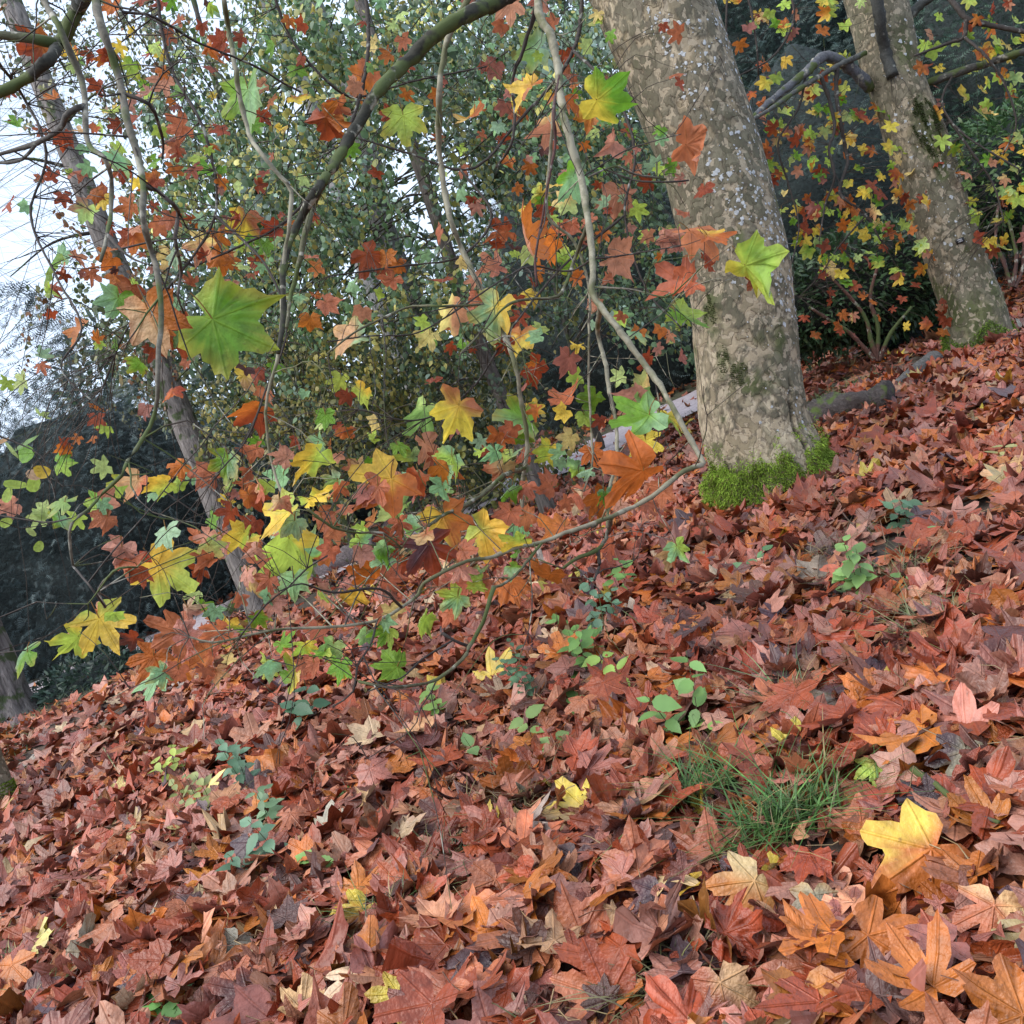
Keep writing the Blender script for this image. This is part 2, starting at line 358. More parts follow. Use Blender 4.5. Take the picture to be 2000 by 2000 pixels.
def frames(t, n):
    """orthonormal frames: y = tip direction, z = normal"""
    t = np.asarray(t, float); n = np.asarray(n, float)
    n = n / np.linalg.norm(n, axis=-1, keepdims=True)
    t = t - n * (t * n).sum(-1, keepdims=True); t /= np.linalg.norm(t, axis=-1, keepdims=True) + 1e-9
    x = np.cross(t, n)
    return np.stack([x, t, n], -2)      # rows are axes
def leaves_arrays(lod, variant, pos, fr, size, curl, col):
    """vectorised: many leaves of one template -> V (n,m,3), lc, col"""
    T, F = TEMPL[lod][variant] if variant >= 0 else OVAL
    n = len(pos)
    cv = curl * np.exp(rng.normal(0, .45, n)); kx = rng.normal(0, 1, n) * cv; ky = rng.normal(0.2, 1, n) * cv
    L = deform(T, size, kx, ky, np.abs(rng.normal(0, .07, n)) * (0.6 + curl), rng.uniform(0, 6.28, n), rng.normal(0, .12, n))
    V = np.einsum('nmi,nij->nmj', L, fr) + pos[:, None]
    lc = np.concatenate([np.broadcast_to(T[None], (n, *T.shape)), np.broadcast_to(rng.uniform(0, 5, n)[:, None, None], (n, len(T), 1))], -1)
    C = np.broadcast_to(col[:, None], (n, len(T), 3))
    FF = F[None] + (np.arange(n) * len(T))[:, None, None]
    return V.reshape(-1, 3), FF.reshape(-1, 3), lc.reshape(-1, 3), C.reshape(-1, 3)
def merge(parts):
    V, F, L, C, k = [], [], [], [], 0
    for v, f, l, c in parts:
        V.append(v); F.append(f + k); L.append(l); C.append(c); k += len(v)
    return np.concatenate(V), np.concatenate(F), np.concatenate(L), np.concatenate(C)

HUE = dict(  # leaf albedo
    O=(.44, .130, .022), R=(.27, .053, .019), K=(.38, .120, .056), Y=(.68, .48, .06), G=(.15, .31, .03), B=(.24, .42, .20),
    L=(.37, .50, .08), T=(.52, .32, .15), D=(.085, .030, .022), U=(.075, .035, .038), N=(.30, .24, .17), W=(.55, .50, .42))
def hue(c): return np.array(HUE[c])

def one_leaf(name, mat, parent, pos, t, n, size, code, curl=0.5, variant=None, petiole=None, origin_at=None, centred=True, lod=2, mdir=None, moff=0.0):
    """one leaf of its own, with a two-colour blade and a petiole; pos = visual centre of the blade"""
    v = random.randrange(6) if variant is None else variant
    T, F = TEMPL[lod][v]
    fr = frames(np.array([t]), np.array([n]))[0]
    sz = np.array([size]); c1 = hue(code[0]); c2 = hue(code[1] if len(code) > 1 else code[0])
    Lv = deform(T, sz, rng.normal(0, 1, 1) * curl, rng.normal(.2, 1, 1) * curl, np.abs(rng.normal(0, .08, 1)) * (0.6 + curl), rng.uniform(0, 6, 1), rng.normal(0, .15, 1))[0]
    if centred: Lv = Lv - np.array([0, 0.33 * size, 0])
    d = rng.uniform(0, 2 * np.pi) if mdir is None else R(mdir); g = T @ np.array([math.cos(d), math.sin(d)]) + 0.25 * vnoise(np.c_[T * 4, np.full(len(T), d * 9)], 3) + (rng.uniform(-.15, .15) if mdir is None else moff)
    mixf = np.clip(g * 3 + 0.5, 0, 1)[:, None]
    jit = rng.uniform(.8, 1.18) * np.exp(rng.normal(0, .05, 3))
    C = (c1 * (1 - mixf) + c2 * mixf) * jit * ((1.5 if code[0] == 'K' else 1.25) if mat is M_LEAF else 1)
    if rng.random() < .55:      # dried or turning margin
        edge = np.clip((np.hypot(T[:, 0], T[:, 1]) / np.maximum(.5 + .5 * np.cos(np.arctan2(T[:, 0], T[:, 1])), .62) - .62) * 3, 0, 1)[:, None] * rng.uniform(.2, .75) * (.5 + .5 * rng.random((len(T), 1)))
        C = C * (1 - edge) + (hue('Y') * .6 + hue('O') * .4 if code[0] in 'GLB' else hue('R')) * edge
    base = Lv[0].copy() if centred else np.zeros(3)
    V = Lv; lc = np.c_[T, np.full(len(T), rng.uniform(0, 5))]
    V = V @ fr + np.asarray(pos)
    basew = base @ fr + np.asarray(pos)
    if petiole is not None:
        e = np.asarray(petiole, float); mid = (basew + e) / 2 + np.array([0, 0, 0.12 * np.linalg.norm(e - basew)])
        pv, pf = tube(spline([basew, mid, e], 0.03), 0.0013 + 0.0035 * size, 4, cap=False)
        F = np.vstack([F, pf + len(V)]); V = np.vstack([V, pv]); C = np.vstack([C, np.tile(hue('K') * .7 + np.array([.05, .08, 0]), (len(pv), 1))]); lc = np.vstack([lc, np.tile([[.3, .3, 1]], (len(pv), 1))])
    return build(name, V, F, mat, parent, col=C, lc=lc, smooth=True, origin=np.asarray(pos) if origin_at is None else origin_at)

# ------------------------------------------------------------------ ground
xs = np.concatenate([np.linspace(-500, -30, 10), np.linspace(-26, 26, 150), np.linspace(30, 500, 10)])
ys = np.concatenate([np.linspace(-40, -2, 8), np.linspace(-1.5, 30, 150), np.linspace(33, 700, 12)])
gx, gy = np.meshgrid(xs, ys); gzz = gz(gx, gy)
V = np.stack([gx, gy, gzz], -1).reshape(-1, 3); nx = len(xs)
i = (np.arange(len(ys) - 1)[:, None] * nx + np.arange(nx - 1)[None]).ravel()
F = np.stack([i, i + 1, i + nx + 1, i + nx], -1)
g = fbm(np.c_[V[:, :2] * .35, np.zeros(len(V))], 3, 2)[:, None]
gcol = np.where(g > 0.05, (.07, .045, .03), (.05, .034, .024))
far = np.clip((V[:, 1:2] - 9) / 8, 0, 1); gcol = gcol * (1 - far * .6) + np.array([.055, .07, .03]) * far * .6
ground = tag(build('ground', V, F, M_SOIL, col=gcol, smooth=True), kind='structure')

# the pale path that passes behind the trees, a low bank of turf along it
pa = [ghit(x, y)[:2] for x, y in ((330, 1250), (520, 1172), (690, 1097), (1150, 893), (1330, 806))]
d0 = np.array(pa[0]) - np.array(pa[1]); pa = [pa[0] + d0 * 3] + pa; d1 = np.array(pa[-1]) - np.array(pa[-2]); pa = pa + [pa[-1] + d1 * 1.5]
pc = spline(np.array(pa), 0.25)
tn = np.gradient(pc, axis=0); tn /= np.linalg.norm(tn, axis=1)[:, None]; nn = np.c_[-tn[:, 1], tn[:, 0]]
def strip(name, a, b, dz, mat, colr, cols=8):
    W = np.linspace(a, b, cols)
    q = pc[:, None] + nn[:, None] * W[None, :, None]; z = gz(q[..., 0], q[..., 1]) + dz
    V = np.concatenate([q, z[..., None]], -1).reshape(-1, 3); i = (np.arange(len(pc) - 1)[:, None] * cols + np.arange(cols - 1)[None]).ravel()
    F = np.stack([i, i + cols, i + cols + 1, i + 1], -1)
    C = np.array(colr) * (1 + .15 * fbm(V * 3, 3, 4)[:, None])
    return build(name, V, F, mat, col=C, smooth=True)
path = tag(strip('path', -0.7, 1.1, 0.03, M_PATH, (.40, .35, .37)), kind='structure')

# ------------------------------------------------------------------ leaf litter
# the fallen leaves one can point at: px, py, width px, tip direction, hues, label, tilt to the eye, curl, shape
FALLEN = [
    (1779, 1686, 196, 213, 'YO', 'large half yellow half orange fallen leaf at the lower right', .5, .12, 0),
    (1114, 1582, 120, 190, 'TY', 'pale cream-yellow fallen leaf lying near the centre of the litter', .45, .2, 1),
    (1386, 1647, 120, 95, 'K', 'pinkish tan fallen leaf standing upright below the green grass', .75, .25, 2),
    (694, 1799, 95, 235, 'OY', 'bright orange-yellow fallen leaf left of the bottom centre', .6, .2, 1),
    (761, 1960, 90, 230, 'Y', 'bright yellow fallen leaf at the bottom edge', .5, .25, 4),
    (1290, 1776, 120, 260, 'U', 'dark purple-brown fallen leaf right of the bottom centre', .5, .35, 0),
    (1119, 1693, 90, 250, 'U', 'crumpled purple-brown fallen leaf left of the pinkish upright leaf', .5, .6, 3),
    (1875, 1492, 110, 240, 'NU', 'grey-brown fallen leaf on the pile near the right edge', .5, .4, 1),
    (1792, 1554, 85, 200, 'U', 'black-purple curled fallen leaf left of the thick fallen twig', .3, .6, 4),
    (1735, 1854, 165, 330, 'O', 'broad orange fallen leaf below the half yellow leaf', .5, .25, 1),
    (1937, 1802, 130, 250, 'TK', 'pale tan fallen leaf with dark spots near the right edge', .5, .35, 3),
    (1952, 1957, 165, 160, 'O', 'vivid orange fallen leaf in the bottom right corner', .45, .3, 0),
    (1616, 1372, 95, 200, 'UN', 'dull grey fallen leaf above the green grass tuft', .4, .4, 2),
    (1746, 1204, 110, 190, 'KT', 'pale pinkish fallen leaf lit on top of the right litter', .5, .25, 0),
    (1709, 1507, 70, 260, 'LT', 'mottled yellow-green fallen leaf right of the grass tuft', .4, .3, 4),
    (1445, 1492, 95, 210, 'K', 'rosy fallen leaf standing just above the grass tuft', .6, .3, 0),
    (1497, 1533, 100, 220, 'RK', 'red-brown fallen leaf touching the top of the grass tuft', .5, .3, 1),
    (1455, 1750, 140, 230, 'OT', 'curled tan-orange fallen leaf under the pinkish upright leaf', .5, .5, 4),
    (1590, 1771, 90, 260, 'NT', 'greyish-tan fallen leaf with a long stalk above the orange one', .5, .35, 0),
    (1150, 1797, 130, 60, 'OK', 'warm orange-brown fallen leaf in the lower middle', .5, .35, 2),
    (1414, 1952, 120, 280, 'KT', 'tan fallen leaf with bright veins at the bottom edge', .55, .35, 2),
    (1150, 1937, 160, 170, 'RK', 'large russet fallen leaf with raised lobes at the bottom edge', .55, .45, 1),
    (1688, 1362, 110, 200, 'O', 'smooth orange-brown fallen leaf right of the dull grey one', .6, .35, 2),
    (1952, 940, 80, 200, 'KT', 'peach fallen leaf at the upper right of the litter', .5, .25, 0),
    (1590, 1003, 45, 190, 'Y', 'small yellow fallen leaf below the moss of the big plane', .4, .3, 2),
    (1825, 1094, 45, 200, 'YO', 'small golden fallen leaf among brown ones at the right', .4, .3, 1),
    (54, 1665, 42, 220, 'TY', 'small cream fallen leaf at the left edge of the litter', .5, .3, 1),
    (854, 1621, 110, 250, 'RD', 'dark red fallen leaf with long lobes left of the cream leaf', .6, .35, 1),
    (859, 1559, 85, 80, 'KO', 'salmon fallen leaf standing on edge above the dark red one', .65, .3, 0),
    (958, 1745, 110, 250, 'K', 'light brown fallen leaf facing the camera left of the centre', .6, .3, 2),
    (455, 1854, 70, 250, 'N', 'greyish fallen leaf drooping over a dark hollow at the lower left', .6, .4, 0),
    (507, 1714, 70, 170, 'O', 'orange fallen leaf below the blue-green seedling', .5, .3, 1),
]
SPECIAL = [(a, b, c) for a, b, c, *_ in FALLEN] + [(1550, 1600, 150), (1370, 1545, 120), (1450, 1640, 100), (870, 1700, 60), (1365, 1430, 40), (1690, 1170, 60)]
PAL = np.array([hue('R') * 1.15, hue('R'), hue('O') * .85, hue('K') * .95, hue('D') * 1.3, hue('U') * 1.2, hue('R') * .7, hue('T') * .75, hue('O') * .6 + np.array([.02, .02, .01]), hue('K') * .7, hue('Y') * .7, hue('N')])
PW = np.array([.27, .17, .18, .15, .055, .025, .07, .028, .06, .08, .010, .004]); PW /= PW.sum()
def scatter(n, y0, y1, margin=0.2):
    """points on the ground that the view (and a step aside) can see, uniform per area"""
    out = np.zeros((0, 2))
    while len(out) < n:
        y = np.sqrt(rng.uniform(y0 * y0, y1 * y1, n * 2)); x = rng.uniform(-.95, .95, n * 2) * (y + .6)
        q = np.c_[x, y, gz(x, y)]; u, v, d = proj(q)
        k = (d > .3) & (u > -2000 * margin - 160 / d) & (u < 2000 * (1 + margin) + 160 / d) & (v < 2000 * (1 + margin) + 200 / d)
        out = np.vstack([out, q[k][:, :2]])
    return out[:n]
def litter_arrays(xy, lod, s0, s1, lift, tilt, curl):
    n = len(xy); parts = []
    z = gz(xy[:, 0], xy[:, 1]); th = rng.uniform(0, 6.28, n)
    nr = np.c_[rng.normal(0, tilt, (n, 2)), np.ones(n)]; t = np.c_[np.cos(th), np.sin(th), rng.normal(0, .1, n)]
    fr = frames(t, nr * np.where(rng.random((n, 1)) < .4, -1, 1))
    heap = .03 * np.clip(vnoise(np.c_[xy * 2.2, np.zeros(n)], 21), -.4, 1)
    pos = np.c_[xy, z + heap + rng.uniform(.0, lift, n)]
    size = rng.uniform(s0, s1, n) * np.exp(rng.normal(0, .18, n))
    patch = fbm(np.c_[xy * 1.3, np.zeros(n)], 2, 31)
    c = PAL[rng.choice(len(PAL), n, p=PW)] * np.exp(rng.normal(0, .17, (n, 1))) * np.exp(rng.normal(0, .05, (n, 3))) * (1 + .25 * patch[:, None])
    var = rng.integers(0, 6, n)
    for v in range(6):
        k = var == v
        if k.any(): parts.append(leaves_arrays(lod, v, pos[k], fr[k], size[k], curl, c[k]))
    return merge(parts)
def offpath(xy):
    d = np.linalg.norm(xy[:, None] - pc[None, ::4], axis=2); k = d.argmin(1) * 4; w_ = ((xy - pc[k]) * nn[k]).sum(1)
    return np.where((w_ > -.8) & (w_ < 1.2), rng.random(len(xy)) < .06, np.where(w_ >= 1.2, rng.random(len(xy)) < .35, np.where(w_ > -2.0, rng.random(len(xy)) < .55, True)))
thin = lambda xy: xy[rng.random(len(xy)) < np.clip(1.15 - .75 * (fbm(np.c_[xy * .55, np.zeros(len(xy))], 3, 44) > .22) - .8 * ((xy[:, 0] + .35 * (xy[:, 1] - 7.5) < -4.0 + .5 * vnoise(np.c_[xy * 1.2, xy[:, 0] * 0], 6)) & (xy[:, 1] > 6.6)), .22, 1)]
near = scatter(3500, 1.2, 3.35); u_, v_, d_ = proj(np.c_[near, gz(near[:, 0], near[:, 1]) + .07])
clear = np.ones(len(near), bool)
for sx, sy, sw in SPECIAL: clear &= np.hypot(u_ - sx, (v_ - sy) * 1.2) > sw * .62
A = [litter_arrays(near[clear], 2, .075, .15, .07, .34, .8), litter_arrays(near[~clear], 2, .07, .12, .012, .15, .4),
     litter_arrays((lambda q: q)(scatter(3300, 1.5, 4.0)), 1, .035, .08, .07, .6, 1.6),
     litter_arrays(thin(scatter(19500, 3.3, 9.0)), 1, .075, .135, .06, .36, .8),
     litter_arrays((lambda q: q[offpath(q)])(thin(scatter(27000, 8.8, 20.0, .06))), 0, .085, .13, .05, .4, .8)]
# leaf stalks and bits of twig among them
for q in scatter(900, 1.5, 4.5):
    a = rng.uniform(0, 6.28); l = rng.uniform(.04, .11); z = gz(q[0], q[1]) + rng.uniform(.05, .10); d = np.array([math.cos(a), math.sin(a), rng.normal(0, .25)]) * l
    c = np.array([[*q, z], [*q, z]] ) + np.array([-d, d]) * .5; c = np.array([c[0], c.mean(0) + rng.normal(0, .012, 3), c[1]])
    v, f = tube(c, (.0022, .0016, .0012), 3, cap=False); k = (np.array([.16, .07, .04]) if rng.random() < .6 else np.array([.38, .26, .13])) * rng.uniform(.6, 1.2)
    A.append((v, f, np.tile([[.3, .3, 1.]], (len(v), 1)), np.tile(k, (len(v), 1))))
V, F, LC, C = merge(A)
tag(build('leaf_litter', V, F, M_LITTER, col=C, lc=LC, smooth=True), 'thick carpet of rust brown fallen plane leaves covering the whole slope', 'leaves', kind='stuff')
# ------------------------------------------------------------------ plane tree trunks
def cells(s, h, size, seed, jit=.95):
    """2D cellular pattern: random value of the nearest cell, distance to its border"""
    p = np.stack([s / size, h / (size * 1.25)], -1); i = np.floor(p).astype(np.int64)
    def hs(a, b, k):
        n = (a * 374761393 + b * 668265263 + (seed * 31 + k) * 1274126177) & 0xffffffff
        n = ((n ^ (n >> 13)) * 1274126177) & 0xffffffff
        return ((n ^ (n >> 16)) & 0xffff) / 65535.0
    f1 = np.full(s.shape, 9.); f2 = np.full(s.shape, 9.); val = np.zeros(s.shape)
    for a in (-1, 0, 1):
        for b in (-1, 0, 1):
            ca, cb = i[..., 0] + a, i[..., 1] + b
            d = np.hypot(ca + .5 + jit * (hs(ca, cb, 1) - .5) - p[..., 0], cb + .5 + jit * (hs(ca, cb, 2) - .5) - p[..., 1])
            near = d < f1
            f2 = np.where(near, f1, np.minimum(f2, d)); val = np.where(near, hs(ca, cb, 3), val); f1 = np.where(near, d, f1)
    return val, f2 - f1
def plane_trunk(tree, cl, step, sides, seed, scale=1.0, greyness=0.0, mossline=.3, crack=None, flare=(.20, .16), spots=()):
    """cl: rows (x, y, z, radius). Mottled scaling bark with raised plates; returns a surface sampler"""
    c = spline(cl, step)
    vis = c[:, 2] < c[0, 2] + 4.2
    c = np.vstack([c[vis], c[~vis][::12]])
    n = len(c); p = c[:, :3]; r = c[:, 3]
    t = np.gradient(p, axis=0); t /= np.linalg.norm(t, axis=1)[:, None]
    a = np.cross(t, [0, 1., 0]); a /= np.linalg.norm(a, axis=1)[:, None]; a = -a * np.sign(a[:, :1] + 1e-9) * -1
    b = np.cross(a, t); b *= -np.sign(b[:, 1:2] + 1e-9)          # b looks at the camera
    th = np.linspace(-np.pi, np.pi, sides, endpoint=False)       # 0 faces the camera, + to the right
    h = (p[:, 2] - p[0, 2])[:, None] * np.ones(sides); TH = th[None] * np.ones((n, 1))
    s = TH * r[:, None]
    s3 = np.stack([np.cos(TH) * r[:, None], np.sin(TH) * r[:, None], h], -1)
    wv = .55 * scale * np.stack([fbm(s3 * 9 / scale, 3, seed), fbm(s3 * 9 / scale, 3, seed + 7)], -1) * .07
    ws, wh = s + wv[..., 0], h + wv[..., 1]
    vA, eA = cells(ws, wh, 0.065 * scale, seed); vB, eB = cells(ws + .3, wh, .10 * scale, seed + 3); vC, eC = cells(ws, wh + .7, .03 * scale, seed + 5)
    low = fbm(s3 * 2.2, 3, seed + 11)
    hi = np.clip((h - 1.0) / 1.6, 0, 1)
    plate = np.clip((vA * .6 + vB * .55 + .5 * low + .22 * hi - .55 + greyness) * 16, 0, 1)        # old grey-brown plates still on
    fresh = np.clip((vA * .45 + vC * .4 - .55 * low - .18 * hi - .58 - greyness * .6) * 16, 0, 1)  # newly bared cream patches
    tone = (vC - .5) * .16 + fbm(s3 * 30, 2, seed + 2) * .12
    tan = np.array([.38, .305, .205]); old = np.array([.215, .185, .13]); cream = np.array([.49, .405, .28])
    olive = np.clip(low * 2.2 + .3, 0, 1)[..., None]
    old = old * (1 - olive * .5) + np.array([.15, .145, .085]) * olive * .5
    C = tan * (1 - plate[..., None]) + old * plate[..., None]; C = C * (1 - fresh[..., None]) + cream * fresh[..., None]
    C = C * (1 + tone)[..., None]
    ed = np.abs(np.gradient(plate, axis=0)) + np.abs(np.gradient(plate, axis=1)); ef = np.abs(np.gradient(fresh, axis=0)) + np.abs(np.gradient(fresh, axis=1))
    C = C * (1 - .30 * np.clip(ed * 1.6, 0, 1) - .22 * np.clip(ef * 1.6, 0, 1))[..., None]
    rim = (np.minimum(eA, eB) < .05) & (plate > .5)
    C = C * np.where(rim, .8, 1)[..., None]
    mossy = np.clip((fbm(s3 * 3.5, 4, seed + 20) - .38 + .25 * np.clip(1 - h / .5, 0, 1)) * 6, 0, 1)
    for (t0, h0, st, sh) in spots: mossy = np.maximum(mossy, np.clip(1.3 - np.hypot((TH - t0) / st, (h - h0) / sh) + .7 * fbm(s3 * 14, 3, 8), 0, 1))
    C = C * (1 - .8 * mossy[..., None]) + np.array([.085, .105, .03]) * .8 * mossy[..., None]
    C = C * (1 - .0 * hi[..., None])
    rr = r[:, None] + .0042 * scale * plate - .003 * fresh + .004 * fbm(s3 * 12, 2, seed + 9) + .02 * fbm(s3 * 2.5, 2, seed + 14)
    rr = rr + flare[0] * np.exp(-np.maximum(h, 0) / flare[1]) * (.55 + .45 * np.sin(3 * TH + .7) + .3 * np.clip(TH, -1, 1.4)) * (r[0] / .35)
    if crack:
        t0, h0, h1, wd = crack
        line = t0 + .03 * np.sin(h * 9) + .018 * np.sin(h * 31) - .14 * (h1 - h) * .5
        k = np.exp(-((TH - line) / wd) ** 2) * np.clip((h - h0) / .1, 0, 1) * np.clip((h1 - h) / .12, 0, 1)
        rr = rr - .045 * k; C = C * (1 - .9 * k[..., None])
        lip = np.exp(-((TH - line - .06) / .03) ** 2) * np.clip((h - h0) / .1, 0, 1) * np.clip((h1 - h) / .12, 0, 1); rr = rr + .012 * lip
    S = p[:, None] + rr[..., None] * (np.cos(TH)[..., None] * b[:, None] + np.sin(TH)[..., None] * a[:, None])
    Nn = (S - p[:, None]); Nn /= np.linalg.norm(Nn, axis=-1, keepdims=True)
    i = np.arange(n - 1)[:, None] * sides; j = np.arange(sides)[None]; k = (j + 1) % sides
    F = np.stack([i + j, i + k, i + sides + k, i + sides + j], -1).reshape(-1, 4)
    build('trunk', S.reshape(-1, 3), F, M_PLANE, tree, col=C.reshape(-1, 3), smooth=True)
    return S, Nn, TH, h
def fuzz(name, P0, N0, length, mat, col, parent, width=.0022, curve=.6, droop=.35, kind='stuff', spread=.7):
    """short curved blades growing out of a surface"""
    n = len(P0); d = N0 + rng.normal(0, spread, (n, 3)); d[:, 2] += .1; d /= np.linalg.norm(d, axis=1)[:, None]
    l = length * rng.uniform(.5, 1.3, n)[:, None]; sd = np.cross(d, rng.normal(0, 1, (n, 3))); sd /= np.linalg.norm(sd, axis=1)[:, None]; sd *= width * rng.uniform(.6, 1.4, n)[:, None]
    m_ = P0 + d * l * .55; e = P0 + d * l - np.array([0, 0, 1]) * l * droop
    V = np.stack([P0 - sd, P0 + sd, m_ - sd * .9, m_ + sd * .9, e], 1).reshape(-1, 3)
    F = (np.array([[0, 1, 3], [0, 3, 2], [2, 3, 4]])[None] + (np.arange(n) * 5)[:, None, None]).reshape(-1, 3)
    c = np.repeat(col, 5, 0)
    o = build(name, V, F, mat, parent, col=c)
    if kind: o['kind'] = kind
    return o
def lichens(parent, S, Nn, TH, h, n, h0, h1, t0, t1, rmax, seed):
    r_ = np.random.default_rng(seed); V, F, k = [], [], 0
    a = np.linspace(0, 2 * np.pi, 9, endpoint=False)
    cent = [(r_.uniform(t0, t1), r_.uniform(h0, h1)) for _ in range(26)]
    hrow = h[:, 0]; trow = TH[0]
    for _ in range(n):
        if r_.random() < .72:
            c = cent[r_.integers(len(cent))]; tt, hh = c[0] + r_.normal(0, .11), c[1] + r_.normal(0, .12)
        else: tt, hh = r_.uniform(t0, t1), r_.uniform(h0, h1)
        i = min(np.searchsorted(hrow, hh), len(hrow) - 3); j = np.searchsorted(trow, tt) % len(trow)
        q, nrm = S[i, j], Nn[i, j]; u = np.cross(nrm, [0, 0, 1.]); u /= np.linalg.norm(u); v = np.cross(nrm, u)
        rad = rmax * (.25 + .75 * r_.random() ** 2) * (1 + .28 * r_.normal(0, 1, 9))
        ring = q + nrm * .0025 + rad[:, None] * (np.cos(a)[:, None] * u + np.sin(a)[:, None] * v)
        V.append(np.vstack([q + nrm * .005, ring, q - nrm * .006 + (ring - q) * .98])); kk = np.arange(9)
        F.append(np.vstack([np.stack([np.zeros(9, int), 1 + kk, 1 + (kk + 1) % 9], -1), np.stack([1 + kk, 10 + kk, 10 + (kk + 1) % 9], -1) if False else np.stack([1 + kk, 11 + kk - 0, 1 + (kk + 1) % 9], -1)[:0]]) + k); k += len(V[-1])
    V = np.concatenate(V); F = np.concatenate(F)
    o = build('lichen', V, F, M_LICHEN, parent, col=np.array([.45, .46, .46]) * r_.uniform(.65, 1.15, (len(V), 1))); o['kind'] = 'stuff'; o['label'] = 'white lichen spots on the bark'

def centreline(rows, D, back=0.0, wscale=1.0):
    """rows: (px, py, width px across, slope-corrected) seen at depth D"""
    out = []
    for px, py, wpx in rows:
        rad = wpx * wscale * D / FPX / 2
        out.append([*P(px, py, D + back), rad])
    return np.array(out)
base = ghit(1500, 985); D1 = proj(base)[2] + .30
rows = [(1522, 1020, 232), (1506, 960, 226), (1494, 900, 214), (1478, 850, 204), (1466, 797, 200), (1456, 673, 193), (1445, 538, 193), (1416, 404, 194), (1364, 238, 199), (1318, 118, 206), (1270, 0, 215), (1205, -150, 215), (1110, -400, 205), (1000, -800, 180), (900, -1300, 140), (820, -1900, 80)]
T1 = thing('plane_tree', base, 'big plane tree with pale flaking bark, lichen spots and bright moss at its foot', 'tree')
S, Nn, TH, h = plane_trunk(T1, centreline(rows, D1), 0.0115, 250, 3, mossline=.3, crack=(.50, .34, .92, .026), flare=(.15, .20), spots=((-.95, 1.35, .22, .16), (-.75, 1.05, .16, .12), (-.45, .95, .2, .08), (-.2, 1.75, .12, .1), (-.85, .35, .25, .15)))
S1, TH1, H1 = S, TH, h
mh = .40 + .05 * np.sin(5 * TH + 1) - .14 * np.exp(-((TH - .22) / .12) ** 2) + .05 * np.exp(-((TH - .75) / .3) ** 2) - .1 * np.clip(TH - 1.1, 0, 1) + .12 * fbm(np.stack([TH * 5, TH * 0, h * 0], -1), 4, 3)
def pick(mask, n):
    k = np.flatnonzero(mask.ravel()); k = k[rng.integers(0, len(k), n)]
    return k
k = np.r_[pick((h < mh) & (h > -.08) & (np.abs(TH) < 2.0), 24000), pick((h < mh + .16 * np.clip(fbm(np.stack([TH * 9, h * 14, h * 0], -1), 3, 12) * 2 + .4, 0, 1)) & (h > -.08) & (np.abs(TH) < 2.0), 4500)]
pp = S.reshape(-1, 3)[k] + rng.normal(0, .006, (len(k), 3)); nn_ = Nn.reshape(-1, 3)[k]
lump = fbm(pp * 16, 3, 2); pp = pp + nn_ * (0.008 + .055 * np.clip(lump + .15, 0, 1))[:, None]
mc = np.array([.24, .35, .05]) * (1 + .5 * lump[:, None]) * rng.uniform(.45, 1.4, (len(k), 1)); mc[rng.random(len(k)) < .1] = (.16, .13, .05)
fuzz('moss', pp, nn_, .026, M_MOSS, mc, T1, droop=.45, width=.0026)
k = pick((((np.hypot((TH + .95) / .22, (h - 1.35) / .16) < .8) | (np.hypot((TH + .75) / .16, (h - 1.05) / .12) < .8) | (np.hypot((TH + .45) / .2, (h - .95) / .08) < .9)) & (fbm(np.stack([TH * 9, h * 12, h * 0], -1), 3, 8) > -.05)) | ((np.abs(TH + 1.0) < .35) & (h < .5) & (fbm(np.stack([TH * 9, h * 9, h * 0], -1), 3, 9) > .2)), 2600)
tag(fuzz('moss', S.reshape(-1, 3)[k], Nn.reshape(-1, 3)[k], .010, M_MOSS, np.array([.08, .105, .03]) * rng.uniform(.6, 1.3, (len(k), 1)), T1, droop=.3), 'dull green moss patches on the bark')
lichens(T1, S, Nn, TH, h, 430, 1.35, 3.3, -.45, 1.2, .016, 5)
lichens(T1, S, Nn, TH, h, 40, .5, 1.3, -.2, 1.2, .013, 6)

# second plane tree on the right
base2 = ghit(1905, 690); D2 = proj(base2)[2] + .3
rows = [(1925, 725, 126), (1915, 680, 124), (1906, 640, 118), (1893, 580, 113), (1867, 510, 108), (1841, 435, 106), (1795, 290, 110), (1745, 145, 104), (1711, 0, 112), (1670, -150, 112), (1600, -450, 105), (1500, -900, 85), (1400, -1500, 45)]
T2 = thing('plane_tree', base2, 'slimmer plane tree at the right edge with a small black name plate', 'tree')
S, Nn, TH, h = plane_trunk(T2, centreline(rows, D2), .016, 170, 17, scale=1.1, greyness=.17, flare=(.07, .16), spots=((.05, 2.35, .55, .32), (.15, 3.1, .4, .3), (-.3, .45, .5, .25), (.5, .7, .3, .2)))
S2 = S
mh = .36 + .07 * np.sin(4 * TH + 2)
k = pick((h < mh) & (h > -.08) & (np.abs(TH) < 2.0), 12000)
pp = S.reshape(-1, 3)[k] + rng.normal(0, .008, (len(k), 3)); nn_ = Nn.reshape(-1, 3)[k]
fuzz('moss', pp, nn_, .026, M_MOSS, np.array([.16, .25, .04]) * rng.uniform(.5, 1.3, (len(k), 1)), T2, width=.003)
k = pick((np.hypot((TH - .05) / .5, (h - 2.35) / .3) < 1) & (fbm(np.stack([TH * 9, h * 8, h * 0], -1), 3, 8) > 0), 2500)
tag(fuzz('moss', S.reshape(-1, 3)[k], Nn.reshape(-1, 3)[k], .02, M_MOSS, np.array([.06, .08, .025]) * rng.uniform(.5, 1.3, (len(k), 1)), T2, width=.003), 'dark moss patch high on the bark')
lichens(T2, S, Nn, TH, h, 130, .3, 4.2, -1.0, 1.2, .02, 8)
